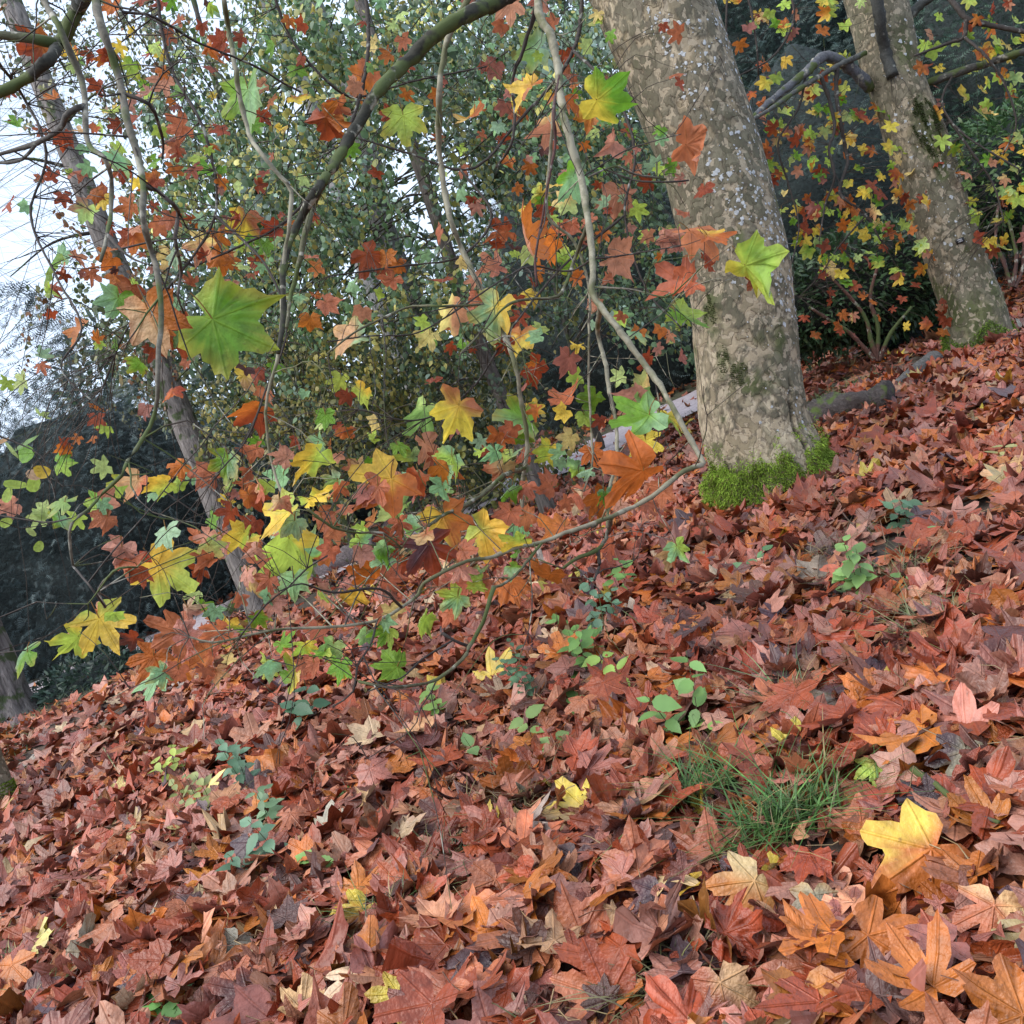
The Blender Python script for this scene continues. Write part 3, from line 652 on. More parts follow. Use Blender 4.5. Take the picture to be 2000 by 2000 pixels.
# its name plate
q = P(1874, 471, D2); kk = np.argmin(np.linalg.norm(S.reshape(-1, 3) - q, axis=1)); j = np.unravel_index(kk, S.shape[:2])
kk2 = np.argmin([abs(proj(S[a, b])[0] - 1874) + abs(proj(S[a, b])[1] - 471) + 40 * proj(S[a, b])[2] for a in range(j[0] - 40, j[0] + 40) for b in range(0, S.shape[1], 1)]); a_, b_ = j[0] - 40 + kk2 // S.shape[1], kk2 % S.shape[1]
q, n_ = S[a_, b_], Nn[a_, b_]
ux = np.cross([0, 0, 1.], n_); ux /= np.linalg.norm(ux); uy = np.cross(n_, ux)
M_BLACK, _nt, _N, _L = mat_new('black_plastic'); _o = _N('ShaderNodeOutputMaterial'); _p = _N('ShaderNodeBsdfPrincipled'); _p.inputs['Base Color'].default_value = (.012, .012, .015, 1); _p.inputs['Roughness'].default_value = .35; _L(_p.outputs[0], _o.inputs[0])
M_WHITE, _nt, _N, _L = mat_new('engraved_white'); _o = _N('ShaderNodeOutputMaterial'); _p = _N('ShaderNodeBsdfPrincipled'); _p.inputs['Base Color'].default_value = (.6, .6, .6, 1); _L(_p.outputs[0], _o.inputs[0])
def slab(c, hx, hy, z0, z1):
    V = [c + ux * sx * hx + uy * sy * hy + n_ * z for z in (z0, z1) for sx, sy in ((-1, -1), (1, -1), (1, 1), (-1, 1))]
    return np.array(V), np.array([[0, 1, 2, 3], [7, 6, 5, 4], [0, 4, 5, 1], [1, 5, 6, 2], [2, 6, 7, 3], [3, 7, 4, 0]])
NP = thing('name_plate', q, 'small black name plate fixed to the right plane trunk', 'sign')
build('plate', *slab(q + n_ * .02, .036, .022, -.02, .003), M_BLACK, NP)
for yy, hw, xo in ((.010, .02, -.004), (.001, .012, .006), (-.010, .022, 0)):
    build('engraved_line', *slab(q + n_ * .02 + uy * yy + ux * xo, hw, .0022, .0025, .0042), M_WHITE, NP)

# third trunk, just cut by the left edge
b3 = ghit(2, 1592); D3 = proj(b3)[2] + .1
T3 = thing('plane_tree', b3, 'dark mossy tree foot cut off by the left edge', 'tree')
S, Nn, TH, h = plane_trunk(T3, centreline([(8, 1625, 90), (-5, 1570, 76), (-25, 1500, 66), (-62, 1400, 62), (-130, 1240, 58), (-260, 900, 56), (-420, 500, 50)], D3), .02, 80, 23, scale=.7, greyness=.5, flare=(.05, .1))
k = pick((h < .30) & (h > -.05), 9000)
fuzz('moss', S.reshape(-1, 3)[k], Nn.reshape(-1, 3)[k], .016, M_MOSS, np.array([.16, .22, .03]) * rng.uniform(.5, 1.3, (len(k), 1)), T3)

# ------------------------------------------------------------------ branches traced from the photograph, hung at their own distances
def zc(z, x, y):
    if z == 0: return x, y
    ox, oy = {1: (0, 0), 2: (650, 0), 3: (1300, 0), 4: (0, 650), 5: (650, 650), 6: (1300, 650)}[z]
    return ox + x / 2.76, oy + y / 2.76
BR = []
class Branch: pass
def branch(tree, pts, w0, w1, d0, d1, mat, colr, dj=.04, name='branch'):
    """pts in photograph pixels, width w in px; depth runs d0 -> d1"""
    b = Branch(); n = len(pts)
    seg = np.r_[0, np.cumsum([math.dist(pts[i], pts[i + 1]) for i in range(n - 1)])]; seg /= seg[-1]
    rows = []
    for (x, y), s in zip(pts, seg):
        d = d0 + (d1 - d0) * s + rng.normal(0, dj)
        wpx = w0 + (w1 - w0) * s
        rows.append([*P(x, y, d), max(wpx * d / FPX / 2, .0012)])
    near = None
    for o in BR:
        if o.tree is not tree: continue
        u, v, dd = proj(o.p[:, :3]); e = np.hypot(u - pts[0][0], v - pts[0][1]) + 60 * np.abs(dd - d0); k = e.argmin()
        if np.hypot(u[k] - pts[0][0], v[k] - pts[0][1]) < 26 and (near is None or e[k] < near[0]): near = (e[k], o.p[k, :3])
    if near is not None: rows[0][:3] = near[1]       # a side branch starts inside its parent
    b.p = spline(rows, .035); b.p[:, 3] = np.maximum(b.p[:, 3], .001)
    b.p[1:-1, :3] += rng.normal(0, 1, (len(b.p) - 2, 3)) * np.minimum(.15 * b.p[1:-1, 3:], .0016)
    b.tree, b.mat, b.col, b.name, b.tw, b.use = tree, mat, np.array(colr), name, MB(), np.zeros(len(b.p))
    if mat is M_BRANCH and sum(colr) < .22 and name != 'limb': b.mat = M_DARK
    V, F = tube(b.p[:, :3], b.p[:, 3], 9 if w0 > 8 else 6, rough=.07, start=True)
    b.tw.add(V, F, b.col); BR.append(b); return b
GREY, DARK, PALE, OLV = (.15, .135, .105), (.05, .04, .034), (.21, .19, .135), (.11, .105, .06)
b_ = lambda *a, **k: branch(T1, *a, **k)
# mossy limb sweeping down from the trunk's crown and its two forks
b_([(1230, -330), (1130, -130), (1040, -40), (976, 0), (910, 30), (853, 65), (795, 120), (741, 174), (697, 246), (650, 326), (616, 373), (587, 427), (562, 482), (552, 543), (554, 616), (543, 690)], 44, 9, 5.2, 3.7, M_BRANCH, (.036, .034, .024), name='limb')
b_([(640, 340), (612, 400), (601, 440), (587, 500), (569, 572), (560, 640)], 15, 6, 4.4, 4.1, M_BRANCH, OLV)
b_([(425, -120), (438, 0), (446, 58), (460, 138), (467, 181), (486, 261), (514, 304), (547, 344), (569, 373), (566, 435), (556, 500), (551, 590), (545, 690), (520, 790), (530, 900), (560, 990)], 11, 5, 3.9, 3.8, M_PALE, PALE)
b_([(190, -120), (188, 0), (203, 65), (225, 127), (239, 181), (250, 235), (268, 301), (279, 362), (280, 427), (297, 496), (308, 543), (315, 616), (311, 680), (308, 740), (303, 806), (279, 856), (250, 900), (236, 929), (203, 961), (174, 994), (140, 1023), (136, 1059), (143, 1106)], 18, 5, 2.5, 2.15, M_BRANCH, GREY)
b_([(70, -100), (87, 0), (112, 47), (138, 105), (159, 156), (167, 225), (174, 283), (203, 308), (217, 348), (217, 402), (210, 457), (196, 511)], 15, 7, 2.8, 2.5, M_BRANCH, GREY)
b_([(212, 455), (235, 486), (261, 507), (297, 518)], 8, 3, 2.55, 2.4, M_BRANCH, DARK)
b_([(250, 184), (290, 203), (308, 239), (319, 283), (317, 310)], 9, 4, 2.45, 2.6, M_BRANCH, DARK)
b_([(281, 357), (308, 373), (337, 399), (348, 420), (341, 464), (351, 507), (353, 536), (348, 580), (359, 612)], 10, 4, 2.35, 2.5, M_BRANCH, (.08, .06, .05))
b_([(172, -60), (159, 0), (138, 47), (116, 87), (87, 123), (40, 160), (-40, 200)], 30, 18, 3.5, 3.3, M_BRANCH, (.04, .038, .03), name='limb')
b_([(120, 85), (60, 75), (0, 69), (-60, 60)], 22, 18, 3.4, 3.4, M_BRANCH, OLV)
b_([(167, 203), (138, 217), (112, 254), (72, 279), (0, 301), (-60, 320)], 13, 8, 2.6, 2.9, M_BRANCH, (.08, .07, .06))
b_([(88, 284), (43, 312), (0, 319), (-50, 325)], 7, 5, 2.8, 2.9, M_BRANCH, (.08, .07, .06))
b_([(240, 24), (290, 30), (340, 55), (380, 80), (440, 105), (500, 130), (550, 160), (587, 180)], 6, 4, 3.0, 3.8, M_BRANCH, DARK)
b_([(930, -80), (911, 7), (886, 43), (867, 109), (858, 181), (858, 290), (867, 362), (882, 435), (904, 489), (925, 536), (940, 565), (960, 610), (983, 650), (1009, 722), (1016, 770), (1030, 860), (1021, 940), (1020, 1009)], 13, 8, 4.6, 5.2, M_PALE, PALE)
b_([(1050, -90), (1052, 22), (1074, 65), (1088, 127), (1099, 217), (1117, 283), (1135, 348), (1146, 417), (1157, 489), (1157, 543), (1156, 572), (1172, 598), (1204, 638), (1244, 690), (1273, 730), (1302, 773), (1327, 820), (1350, 860), (1370, 897), (1372, 908), (1336, 920), (1300, 948), (1273, 969), (1237, 990), (1193, 1009), (1139, 1030), (1103, 1041), (1059, 1059), (1005, 1070), (962, 1088), (911, 1096), (867, 1117), (828, 1139), (817, 1161), (784, 1186), (737, 1212), (650, 1225), (560, 1228), (493, 1239), (417, 1255), (370, 1244)], 17, 4, 4.6, 2.7, M_PALE, (.22, .2, .14), dj=.02)
b_([(1190, 1012), (1186, 1041), (1168, 1074), (1132, 1088), (1099, 1110)], 10, 6, 3.6, 3.4, M_BRANCH, GREY)
b_([(1168, 1076), (1172, 1100), (1161, 1132)], 8, 6, 3.55, 3.4, M_BRANCH, DARK)
b_([(1168, 594), (1168, 650), (1183, 715), (1193, 777), (1204, 824), (1204, 896), (1190, 960), (1186, 1030)], 10, 6, 4.5, 4.0, M_PALE, PALE)
b_([(1085, 130), (1075, 300), (1070, 420), (1120, 470), (1150, 560), (1150, 650), (1150, 740), (1154, 831), (1157, 904), (1140, 960)], 7, 4, 4.7, 4.9, M_PALE, PALE)
b_([(1078, 150), (1081, 217), (1085, 275), (1070, 362), (1056, 446), (1045, 507), (1049, 558)], 5, 5, 3.4, 3.2, M_BRANCH, (.075, .035, .03))
b_([(1075, -60), (1041, 36), (1020, 100), (1000, 160), (1006, 217), (998, 283), (969, 326)], 10, 5, 4.9, 5.2, M_BRANCH, DARK)
b_([(951, 601), (882, 598), (806, 598), (759, 616), (693, 649), (640, 690)], 6, 4, 3.5, 3.2, M_BRANCH, OLV)
b_([(1145, 440), (1125, 500), (1110, 543), (1088, 580), (1049, 583), (994, 594), (950, 640), (900, 690)], 8, 4, 4.5, 3.6, M_BRANCH, OLV)
b_([(1157, 504), (1110, 530), (1040, 520), (991, 540), (930, 580), (870, 620), (809, 652), (722, 656), (640, 668)], 4, 3, 4.4, 3.2, M_BRANCH, DARK)
b_([(1157, 504), (1210, 500), (1270, 490), (1330, 480)], 4, 3, 4.5, 4.2, M_BRANCH, DARK)
b_([(1300, 350), (1240, 340), (1200, 325), (1150, 345)], 5, 4, 5.0, 4.6, M_BRANCH, GREY)
b_([(1135, 350), (1220, 295), (1280, 275), (1330, 262)], 3, 2.5, 4.4, 4.0, M_BRANCH, DARK)
b_([(1345, 352), (1300, 355), (1240, 352), (1180, 330)], 4, 3, 4.7, 4.7, M_BRANCH, DARK)
b_([(1160, 560), (1230, 565), (1300, 580), (1330, 560), (1372, 520)], 4, 2.5, 4.5, 4.0, M_BRANCH, GREY)
b_([(143, 1100), (180, 1150), (205, 1185)], 5, 4, 2.15, 2.1, M_BRANCH, DARK)
b_([(205, 1185), (192, 1157), (203, 1135), (232, 1110), (268, 1108)], 6, 4, 2.1, 2.0, M_BRANCH, (.13, .10, .08))
b_([(1016, 911), (983, 929), (947, 962), (904, 990), (860, 1010), (784, 1070)], 10, 5, 4.6, 3.4, M_BRANCH, OLV)
b_([(600, 994), (650, 1030), (704, 1041), (748, 1041), (784, 1070)], 5, 4, 2.7, 2.9, M_BRANCH, (.12, .1, .06))
b_([(784, 1186), (740, 1150), (650, 1158), (590, 1140), (545, 1155)], 6, 3, 2.95, 2.6, M_BRANCH, DARK)
b_([(965, 1146), (951, 1193), (933, 1237), (915, 1266), (904, 1288), (853, 1327), (813, 1338), (759, 1342), (701, 1331)], 9, 5, 3.0, 2.7, M_BRANCH, OLV)
b_([(864, 1237), (885, 1250), (915, 1262)], 7, 6, 2.9, 2.95, M_BRANCH, DARK)
b_([(885, 1246), (824, 1288), (784, 1324), (720, 1350)], 5, 3, 2.9, 2.6, M_BRANCH, DARK)
b_([(748, 1212), (722, 1262), (697, 1302), (690, 1350), (650, 1380)], 5, 4, 2.85, 2.7, M_BRANCH, DARK)
b_([(1062, 1060), (1000, 1130), (960, 1148)], 6, 6, 3.2, 3.0, M_BRANCH, OLV)
b_([(480, 1240), (520, 1180), (560, 1150), (600, 1110), (640, 1085)], 4, 3, 2.7, 2.7, M_BRANCH, DARK)
# deeper boughs inside the crown
b_([(700, -90), (720, 60), (700, 200), (640, 330), (560, 430), (470, 480), (380, 520)], 9, 4, 6.2, 5.6, M_BRANCH, DARK)
b_([(520, -80), (560, 60), (640, 160), (700, 190), (800, 160), (950, 130)], 7, 3, 5.8, 6.3, M_BRANCH, DARK)
b_([(1140, -60), (1120, 100), (1010, 240), (920, 330), (800, 300), (700, 270)], 8, 4, 6.4, 6.0, M_BRANCH, DARK)
b_([(900, 320), (960, 420), (900, 500), (780, 520), (640, 540)], 6, 3, 6.0, 5.4, M_BRANCH, DARK)
b_([(1120, 100), (1200, 180), (1240, 300), (1220, 420), (1260, 560), (1330, 640)], 7, 3, 5.9, 5.5, M_BRANCH, DARK)
b_([(300, -60), (330, 120), (400, 260), (420, 420), (330, 560), (250, 640), (200, 760)], 8, 3, 5.0, 4.6, M_BRANCH, DARK)
b_([(420, 420), (520, 520), (560, 640), (520, 760), (480, 860), (420, 930)], 6, 3, 4.8, 4.2, M_BRANCH, DARK)
b_([(1220, 420), (1100, 520), (1000, 640), (920, 760), (820, 820), (700, 800)], 6, 3, 5.8, 4.8, M_BRANCH, DARK)
b_([(-60, 80), (40, 180), (90, 300), (60, 420), (110, 540), (160, 640), (120, 720), (200, 800)], 7, 3, 4.4, 3.6, M_BRANCH, DARK)
b_([(-60, 830), (20, 860), (80, 890), (120, 950)], 4, 2, 2.6, 2.6, M_BRANCH, DARK)
b_([(-60, 1000), (20, 1010), (90, 1020), (140, 1012)], 4, 2.5, 2.4, 2.3, M_BRANCH, DARK)
b_([(-60, 1280), (0, 1275), (50, 1270)], 4, 2.5, 2.6, 2.6, M_BRANCH, DARK)
NB1 = len(BR)
# right plane tree
r_ = lambda *a, **k: branch(T2, *a, **k)
r_([(1700, 172), (1662, 134), (1626, 112), (1604, 113), (1575, 141), (1539, 170), (1503, 199), (1470, 230)], 25, 11, D2, D2 - .8, M_BRANCH, (.13, .13, .14), name='limb')
r_([(1690, 103), (1626, 134), (1561, 174), (1503, 214), (1459, 239), (1400, 280)], 11, 7, D2 - .2, D2 - 1.2, M_BRANCH, (.10, .10, .09))
r_([(1700, -60), (1713, 0), (1720, 54), (1731, 105), (1744, 150)], 22, 24, D2 - .5, D2 - .2, M_DARK, (.05, .05, .045), name='limb')
r_([(1796, 168), (1862, 145), (1938, 120), (2000, 101), (2080, 80)], 17, 12, D2, D2 - .4, M_BRANCH, (.08, .075, .065))
r_([(1765, 40), (1796, 11), (1825, -8), (1900, -40)], 20, 14, D2, D2, M_BRANCH, (.07, .07, .06))
r_([(1840, -30), (1858, 0), (1887, 36), (1923, 47), (2000, 62), (2060, 70)], 12, 8, D2 - .5, D2 - .7, M_BRANCH, DARK)
r_([(1887, 36), (1883, 72), (1850, 85), (1786, 109)], 9, 4, D2 - .5, D2 - .6, M_BRANCH, DARK)
r_([(1893, 75), (1925, 110), (1960, 160), (1985, 240), (1960, 300)], 6, 3, D2 - .6, D2 - .6, M_BRANCH, DARK)
r_([(1637, 135), (1633, 181), (1641, 235), (1651, 290), (1655, 320), (1640, 370), (1651, 390), (1691, 420), (1720, 470)], 9, 4, D2 - .3, D2 - .5, M_BRANCH, DARK)
r_([(1612, 168), (1622, 203), (1630, 254), (1619, 290), (1630, 344), (1612, 400), (1600, 470)], 8, 3, D2 - .4, D2 - .6, M_BRANCH, DARK)
r_([(1455, -30), (1467, 22), (1478, 91), (1481, 145)], 5, 3, D2 - .8, D2 - .8, M_BRANCH, DARK)
r_([(1421, -30), (1420, 0), (1418, 91), (1425, 140)], 5, 3, D2 - .8, D2 - .8, M_BRANCH, DARK)
r_([(1575, 141), (1560, 210), (1520, 280), (1540, 360), (1560, 440), (1545, 520)], 5, 2.5, D2 - .5, D2 - .6, M_BRANCH, DARK)
r_([(1820, 190), (1850, 230), (1900, 300), (1940, 360), (1960, 430)], 6, 3, D2 - .1, D2 - .5, M_BRANCH, DARK)
r_([(1862, 145), (1840, 200), (1880, 260), (1990, 330)], 5, 3, D2 - .2, D2 - .6, M_BRANCH, DARK)
r_([(1691, 420), (1640, 480), (1600, 540), (1560, 580)], 4, 2, D2 - .5, D2 - .4, M_BRANCH, DARK)
r_([(1540, -30), (1550, 40), (1510, 110), (1440, 150)], 5, 3, D2 - .5, D2 - .6, M_BRANCH, DARK)

# fine side twigs
def side_twigs(lst, every, lmin, lmax):
    for b in lst:
        n = int(len(b.p) * .035 / every)
        for _ in range(n):
            k = rng.integers(2, len(b.p)); q = b.p[k, :3]; t = b.p[k, :3] - b.p[k - 1, :3]; t /= np.linalg.norm(t) + 1e-9
            d = t * .5 + rng.normal(0, .75, 3); d[2] -= .15; d /= np.linalg.norm(d); L = rng.uniform(lmin, lmax)
            e = q + d * L; m_ = q + d * L * .5 + rng.normal(0, .1 * L, 3); pts = spline([q, m_, e], .06)
            pts[1:] += rng.normal(0, .004, pts[1:].shape)
            V, F = tube(pts, np.linspace(min(.003, b.p[k, 3] * .7), .0011, len(pts)), 4); b.tw.add(V, F, (.05, .04, .034))
            for _ in range(rng.integers(0, 4)):
                j = rng.integers(1, len(pts)); d2 = d * .6 + rng.normal(0, .7, 3); l2 = L * rng.uniform(.2, .5)
                p2 = spline([pts[j], pts[j] + d2 * l2 * .5 + rng.normal(0, .02, 3), pts[j] + d2 * l2 - np.array([0, 0, .1 * l2])], .05)
                V, F = tube(p2, np.linspace(.0018, .0009, len(p2)), 3, cap=False); b.tw.add(V, F, (.055, .042, .035))
side_twigs(BR[:NB1], .22, .12, .5); side_twigs(BR[NB1:], .25, .2, .7)
# ------------------------------------------------------------------ leaves still on the branches: (zoom window, x, y, size, tip direction, hues[, tilt])
HERO = """1 600 50 120 270 O;1 170 260 200 200 RO;1 40 500 90 270 R;1 390 300 120 240 OY;1 500 300 100 300 R;1 270 540 105 220 O;1 700 170 75 270 Y;1 870 30 85 270 RO;1 1090 150 95 270 R;1 1130 270 135 250 O;1 820 260 95 200 LY;1 800 295 80 200 R;1 700 380 120 250 GL;1 770 480 140 200 GL;1 870 460 135 230 O;1 960 505 90 200 G;1 910 540 60 200 O
1 1340 560 290 270 BG 35;1 1400 640 115 260 R;1 1470 540 85 0 O;1 1620 530 125 350 OY;1 1600 350 115 90 G;1 1470 270 95 240 G;1 1400 460 90 200 OY;1 1520 710 90 280 YO;1 1790 690 230 275 RO;1 1800 590 150 200 RK;1 1920 490 150 240 OK;1 950 690 145 200 K;1 600 600 115 250 LY;1 560 720 105 240 LY;1 640 810 95 260 L;1 910 820 95 280 O;1 1060 860 80 250 L;1 340 760 115 270 R;1 430 720 80 250 TK;1 410 920 120 250 K;1 660 930 115 270 RO;1 650 870 170 340 B 60;1 940 930 95 270 O;1 550 1060 105 220 K;1 450 1150 135 240 LK;1 340 1080 95 270 R;1 50 1110 95 300 R;1 130 1120 70 220 B;1 80 680 95 250 G;1 680 1120 135 200 O;1 850 1230 115 240 K;1 1080 1350 165 250 YO;1 1170 1300 130 270 O;1 1190 1410 145 270 O
1 720 1310 160 270 RO;1 580 1420 115 230 O;1 900 1400 125 250 YO;1 1310 1220 175 260 KY;1 260 1450 190 250 G;1 340 1360 115 60 B;1 290 1565 95 290 R;1 610 1510 105 230 OR;1 700 1580 185 240 RK;1 620 1650 190 250 GB;1 1440 1340 105 280 G;1 1420 1400 80 270 O;1 1700 1450 90 200 O;1 410 1800 175 250 O 55;1 1590 1600 115 240 B;1 1700 1620 95 230 OY;1 830 1750 330 285 OT 20;1 975 1840 200 300 RD 40;1 1260 1775 470 335 LG 12
2 960 60 165 270 O;2 1110 30 125 270 RK;2 1060 280 190 200 BG;2 1250 420 125 220 K;2 860 380 115 250 R;2 400 355 105 0 R;2 280 300 85 200 O;2 170 430 175 225 KO;2 385 680 215 275 L 10;2 740 650 190 245 OY 62;2 1030 500 215 215 YO 50;2 960 580 95 200 Y;2 920 590 95 260 R;2 1270 540 185 330 O 55;2 1500 560 300 345 YG 50;2 1390 640 150 250 OY;2 1130 690 185 210 OY 60;2 1500 790 150 220 K;2 1590 720 85 240 K;2 1530 1090 185 265 O 15;2 1660 1130 105 340 LY 50;2 1270 1000 205 240 BG 45;2 1250 1110 135 250 YL;2 1100 1060 115 230 YL;2 1180 1010 95 260 Y;2 1020 1260 300 95 O 66;2 1140 1160 105 260 R;2 900 1260 150 210 KR;2 570 1270 105 200 K;2 1210 1230 85 250 K;2 1290 1240 115 270 K;2 1370 1190 105 200 K;2 1090 1300 105 240 Y;2 1160 1350 190 235 O 60
2 1040 1390 105 250 L;2 1280 1390 145 30 LG;2 850 1440 155 215 KO;2 750 1510 95 200 O;2 1580 1390 205 0 O;2 1500 1430 95 250 O;2 1480 1510 85 240 K;2 1780 1310 125 240 K;2 1830 1540 265 190 K 35;2 220 1410 195 320 R;2 300 1530 135 230 K;2 340 1450 65 250 O;2 690 1420 85 250 Y;2 880 1330 85 230 R;2 1310 1510 85 240 OY;2 870 1720 275 245 BY 35;2 780 1630 125 250 K;2 760 1700 115 200 K;2 620 1710 195 215 OY 50;2 620 1780 75 260 O;2 500 1830 130 230 Y;2 1000 1730 105 250 R;2 1000 1850 195 265 OY;2 1060 1590 135 240 Y;2 1110 1790 95 240 LG;2 160 1690 105 260 O;2 60 1840 235 200 BT 40;2 1880 1700 145 330 G 45;2 1660 1790 155 0 B 55;2 1770 1790 85 250 OY;2 100 1550 95 200 B;2 240 1590 75 200 L
3 180 790 270 350 K 52;3 205 1040 115 270 R 45;3 200 1230 270 20 K 40;3 280 1275 210 350 YO 55;3 230 1400 115 80 R 45;3 500 1480 330 330 LY 58;3 480 1540 135 280 RO 30;3 100 1530 185 200 K;3 120 1720 225 320 GL 60;3 30 1300 135 200 K
4 220 460 95 250 L;4 110 270 115 200 L;4 30 280 85 240 LG;4 520 410 85 250 O;4 520 480 95 270 RO;4 560 520 85 230 L;4 490 580 65 260 O;4 340 600 75 270 R;4 410 580 65 240 O;4 920 330 125 280 OR;4 780 430 95 260 R;4 350 700 125 0 LG;4 340 640 85 260 O;4 40 940 115 200 K;4 310 910 155 170 G 50;4 220 960 105 200 L;4 200 1010 105 240 L;4 310 1015 135 230 GB;4 400 1020 105 250 LG;4 540 730 105 200 L;4 950 735 125 230 O;4 720 830 170 235 KT;4 650 830 125 250 L;4 850 820 165 200 LY 50;4 820 870 95 250 B;4 960 830 95 240 L;4 1030 770 85 220 B;4 1100 780 155 240 K;4 1220 730 195 255 GB 30;4 560 960 195 300 O;4 1140 1015 105 170 G;4 1310 260 155 230 TY;4 1370 230 105 270 R;4 1340 440 225 240 RO;4 1420 350 115 240 K;4 1870 550 95 270 K;4 1730 500 95 270 L;4 1345 630 135 200 K;4 1240 830 105 230 L;4 1330 830 125 240 K;4 1360 910 155 290 RO;4 1210 920 85 240 Y;4 1260 880 85 250 R
4 1660 710 245 222 LY 66;4 1710 870 185 60 YL 60;4 1510 1010 265 215 LY 52;4 1370 1040 105 240 RO;4 1080 1150 175 235 KO;4 1060 1290 115 200 R;4 1210 1090 95 350 O;4 920 1300 310 325 LY 15;4 810 1190 115 80 KR 50;4 1540 1210 400 228 LY 66;4 1700 1170 185 20 BG 45;4 1740 1220 95 240 O;4 1430 1260 115 200 B;4 1340 1360 165 220 OY;4 1290 1450 95 250 K;4 570 1600 270 300 LY 20;4 380 1680 215 222 LY 45;4 530 1510 115 200 OT;4 380 1610 105 200 O;4 910 1640 265 215 K 25;4 1010 1540 115 50 K;4 690 1660 135 200 RD;4 1150 1620 175 200 K;4 1110 1460 105 45 G 55;4 1040 1430 95 250 L;4 1280 1590 155 10 YG 55;4 800 1790 205 245 O 15;4 1120 1770 215 280 OR;4 970 1720 95 250 R;4 800 1880 185 210 B 50;4 960 1830 135 250 O;4 1230 1770 85 230 Y;4 100 1740 195 200 GB 50;4 1400 1550 115 300 G;4 1440 1800 135 240 L;4 1540 1660 125 45 G 50;4 1620 1830 205 45 YG 45;4 1830 1800 125 230 G;4 1700 1620 125 240 K;4 1730 1470 155 200 O
5 150 340 135 220 LY;5 460 470 225 240 GL 55;5 650 460 285 240 KY 40;5 980 460 245 180 BG 35;5 1100 400 105 30 YB;5 900 580 145 270 O;5 790 600 105 240 B;5 1150 660 155 240 LY;5 1020 670 115 250 R;5 210 490 85 200 Y;5 200 580 85 210 L;5 60 550 95 260 O;5 1260 170 155 250 R;5 1080 230 205 240 R 62;5 1290 240 105 200 L;5 1270 350 205 350 K 60;5 1390 380 155 240 G 40;5 1700 260 155 20 YL 45;5 1620 390 195 220 K;5 1630 470 300 200 BG 45;5 1850 450 185 0 GY 50;5 1690 620 165 275 Y;5 150 720 165 200 G 55;5 250 840 330 225 YO 20;5 520 650 215 300 O 62;5 620 740 185 340 O;5 470 830 195 250 KR;5 610 850 95 330 G;5 620 1050 265 290 OY 20;5 330 970 215 210 LG 58;5 210 1010 115 240 O;5 450 1050 115 230 YT;5 860 1100 265 330 LY 40;5 1020 1060 135 320 B;5 1200 1060 225 240 KO;5 1330 870 115 200 K;5 1410 930 205 225 O 50
5 1590 800 380 215 O 35;5 1700 940 135 290 K;5 530 1210 265 285 RU 20;5 290 1140 155 240 R;5 180 1310 205 235 O 45;5 370 1260 115 260 R;5 100 1460 165 215 Y;5 260 1380 145 200 RK;5 320 1510 135 280 Y;5 480 1570 155 220 L 55;5 170 1640 115 250 G;5 740 1310 105 260 Y;5 720 1370 135 250 K;5 970 1380 185 290 O;5 1160 1330 165 250 O;5 620 1530 135 240 K;5 300 1790 185 180 G 45;5 40 1820 145 260 G;5 1000 1200 95 320 G"""
OVALS = """4 140 570 150 180 G;4 160 650 120 180 G;4 60 655 120 170 L;4 20 590 70 250 T;4 240 740 95 190 Y;4 180 810 85 250 L;4 190 775 90 200 T;4 90 830 110 220 L;4 40 1020 65 200 L;4 160 1075 70 260 L;4 210 1150 60 250 L;4 50 870 80 250 L"""
def parse(s):
    for e in s.replace('\n', ';').split(';'):
        e = e.split()
        if e: yield int(e[0]), float(e[1]), float(e[2]), float(e[3]), float(e[4]), e[5], (float(e[6]) if len(e) > 6 else None)
def host(cands, px, py, d, lo=.72, hi=1.35):
    """nearest point of a branch, with the leaf free to move a little nearer or farther along its line of sight"""
    best = None; ray = -ZIn + XIn * ((px - 1000) / FPX) + YIn * ((1000 - py) / FPX); l2 = ray @ ray
    for b in cands:
        q = b.p[2:, :3] - CAMn; dd = np.clip(q @ ray / l2, d * lo, d * hi)
        e = np.linalg.norm(q - dd[:, None] * ray, axis=1)
        e2 = e + .12 * np.abs(dd - d) + np.where(q[:, 2] + CAM_H < (CAMn[2] + dd * ray[2]) - .1, .12, 0) + .035 * b.use[2:]
        k = np.argmin(e2)
        if best is None or e2[k] < best[0]: best = (e2[k], b, k + 2, dd[k])
    best[1].use[max(0, best[2] - 4):best[2] + 5] += 1
    return best[1], best[2], best[3]
ALL = []
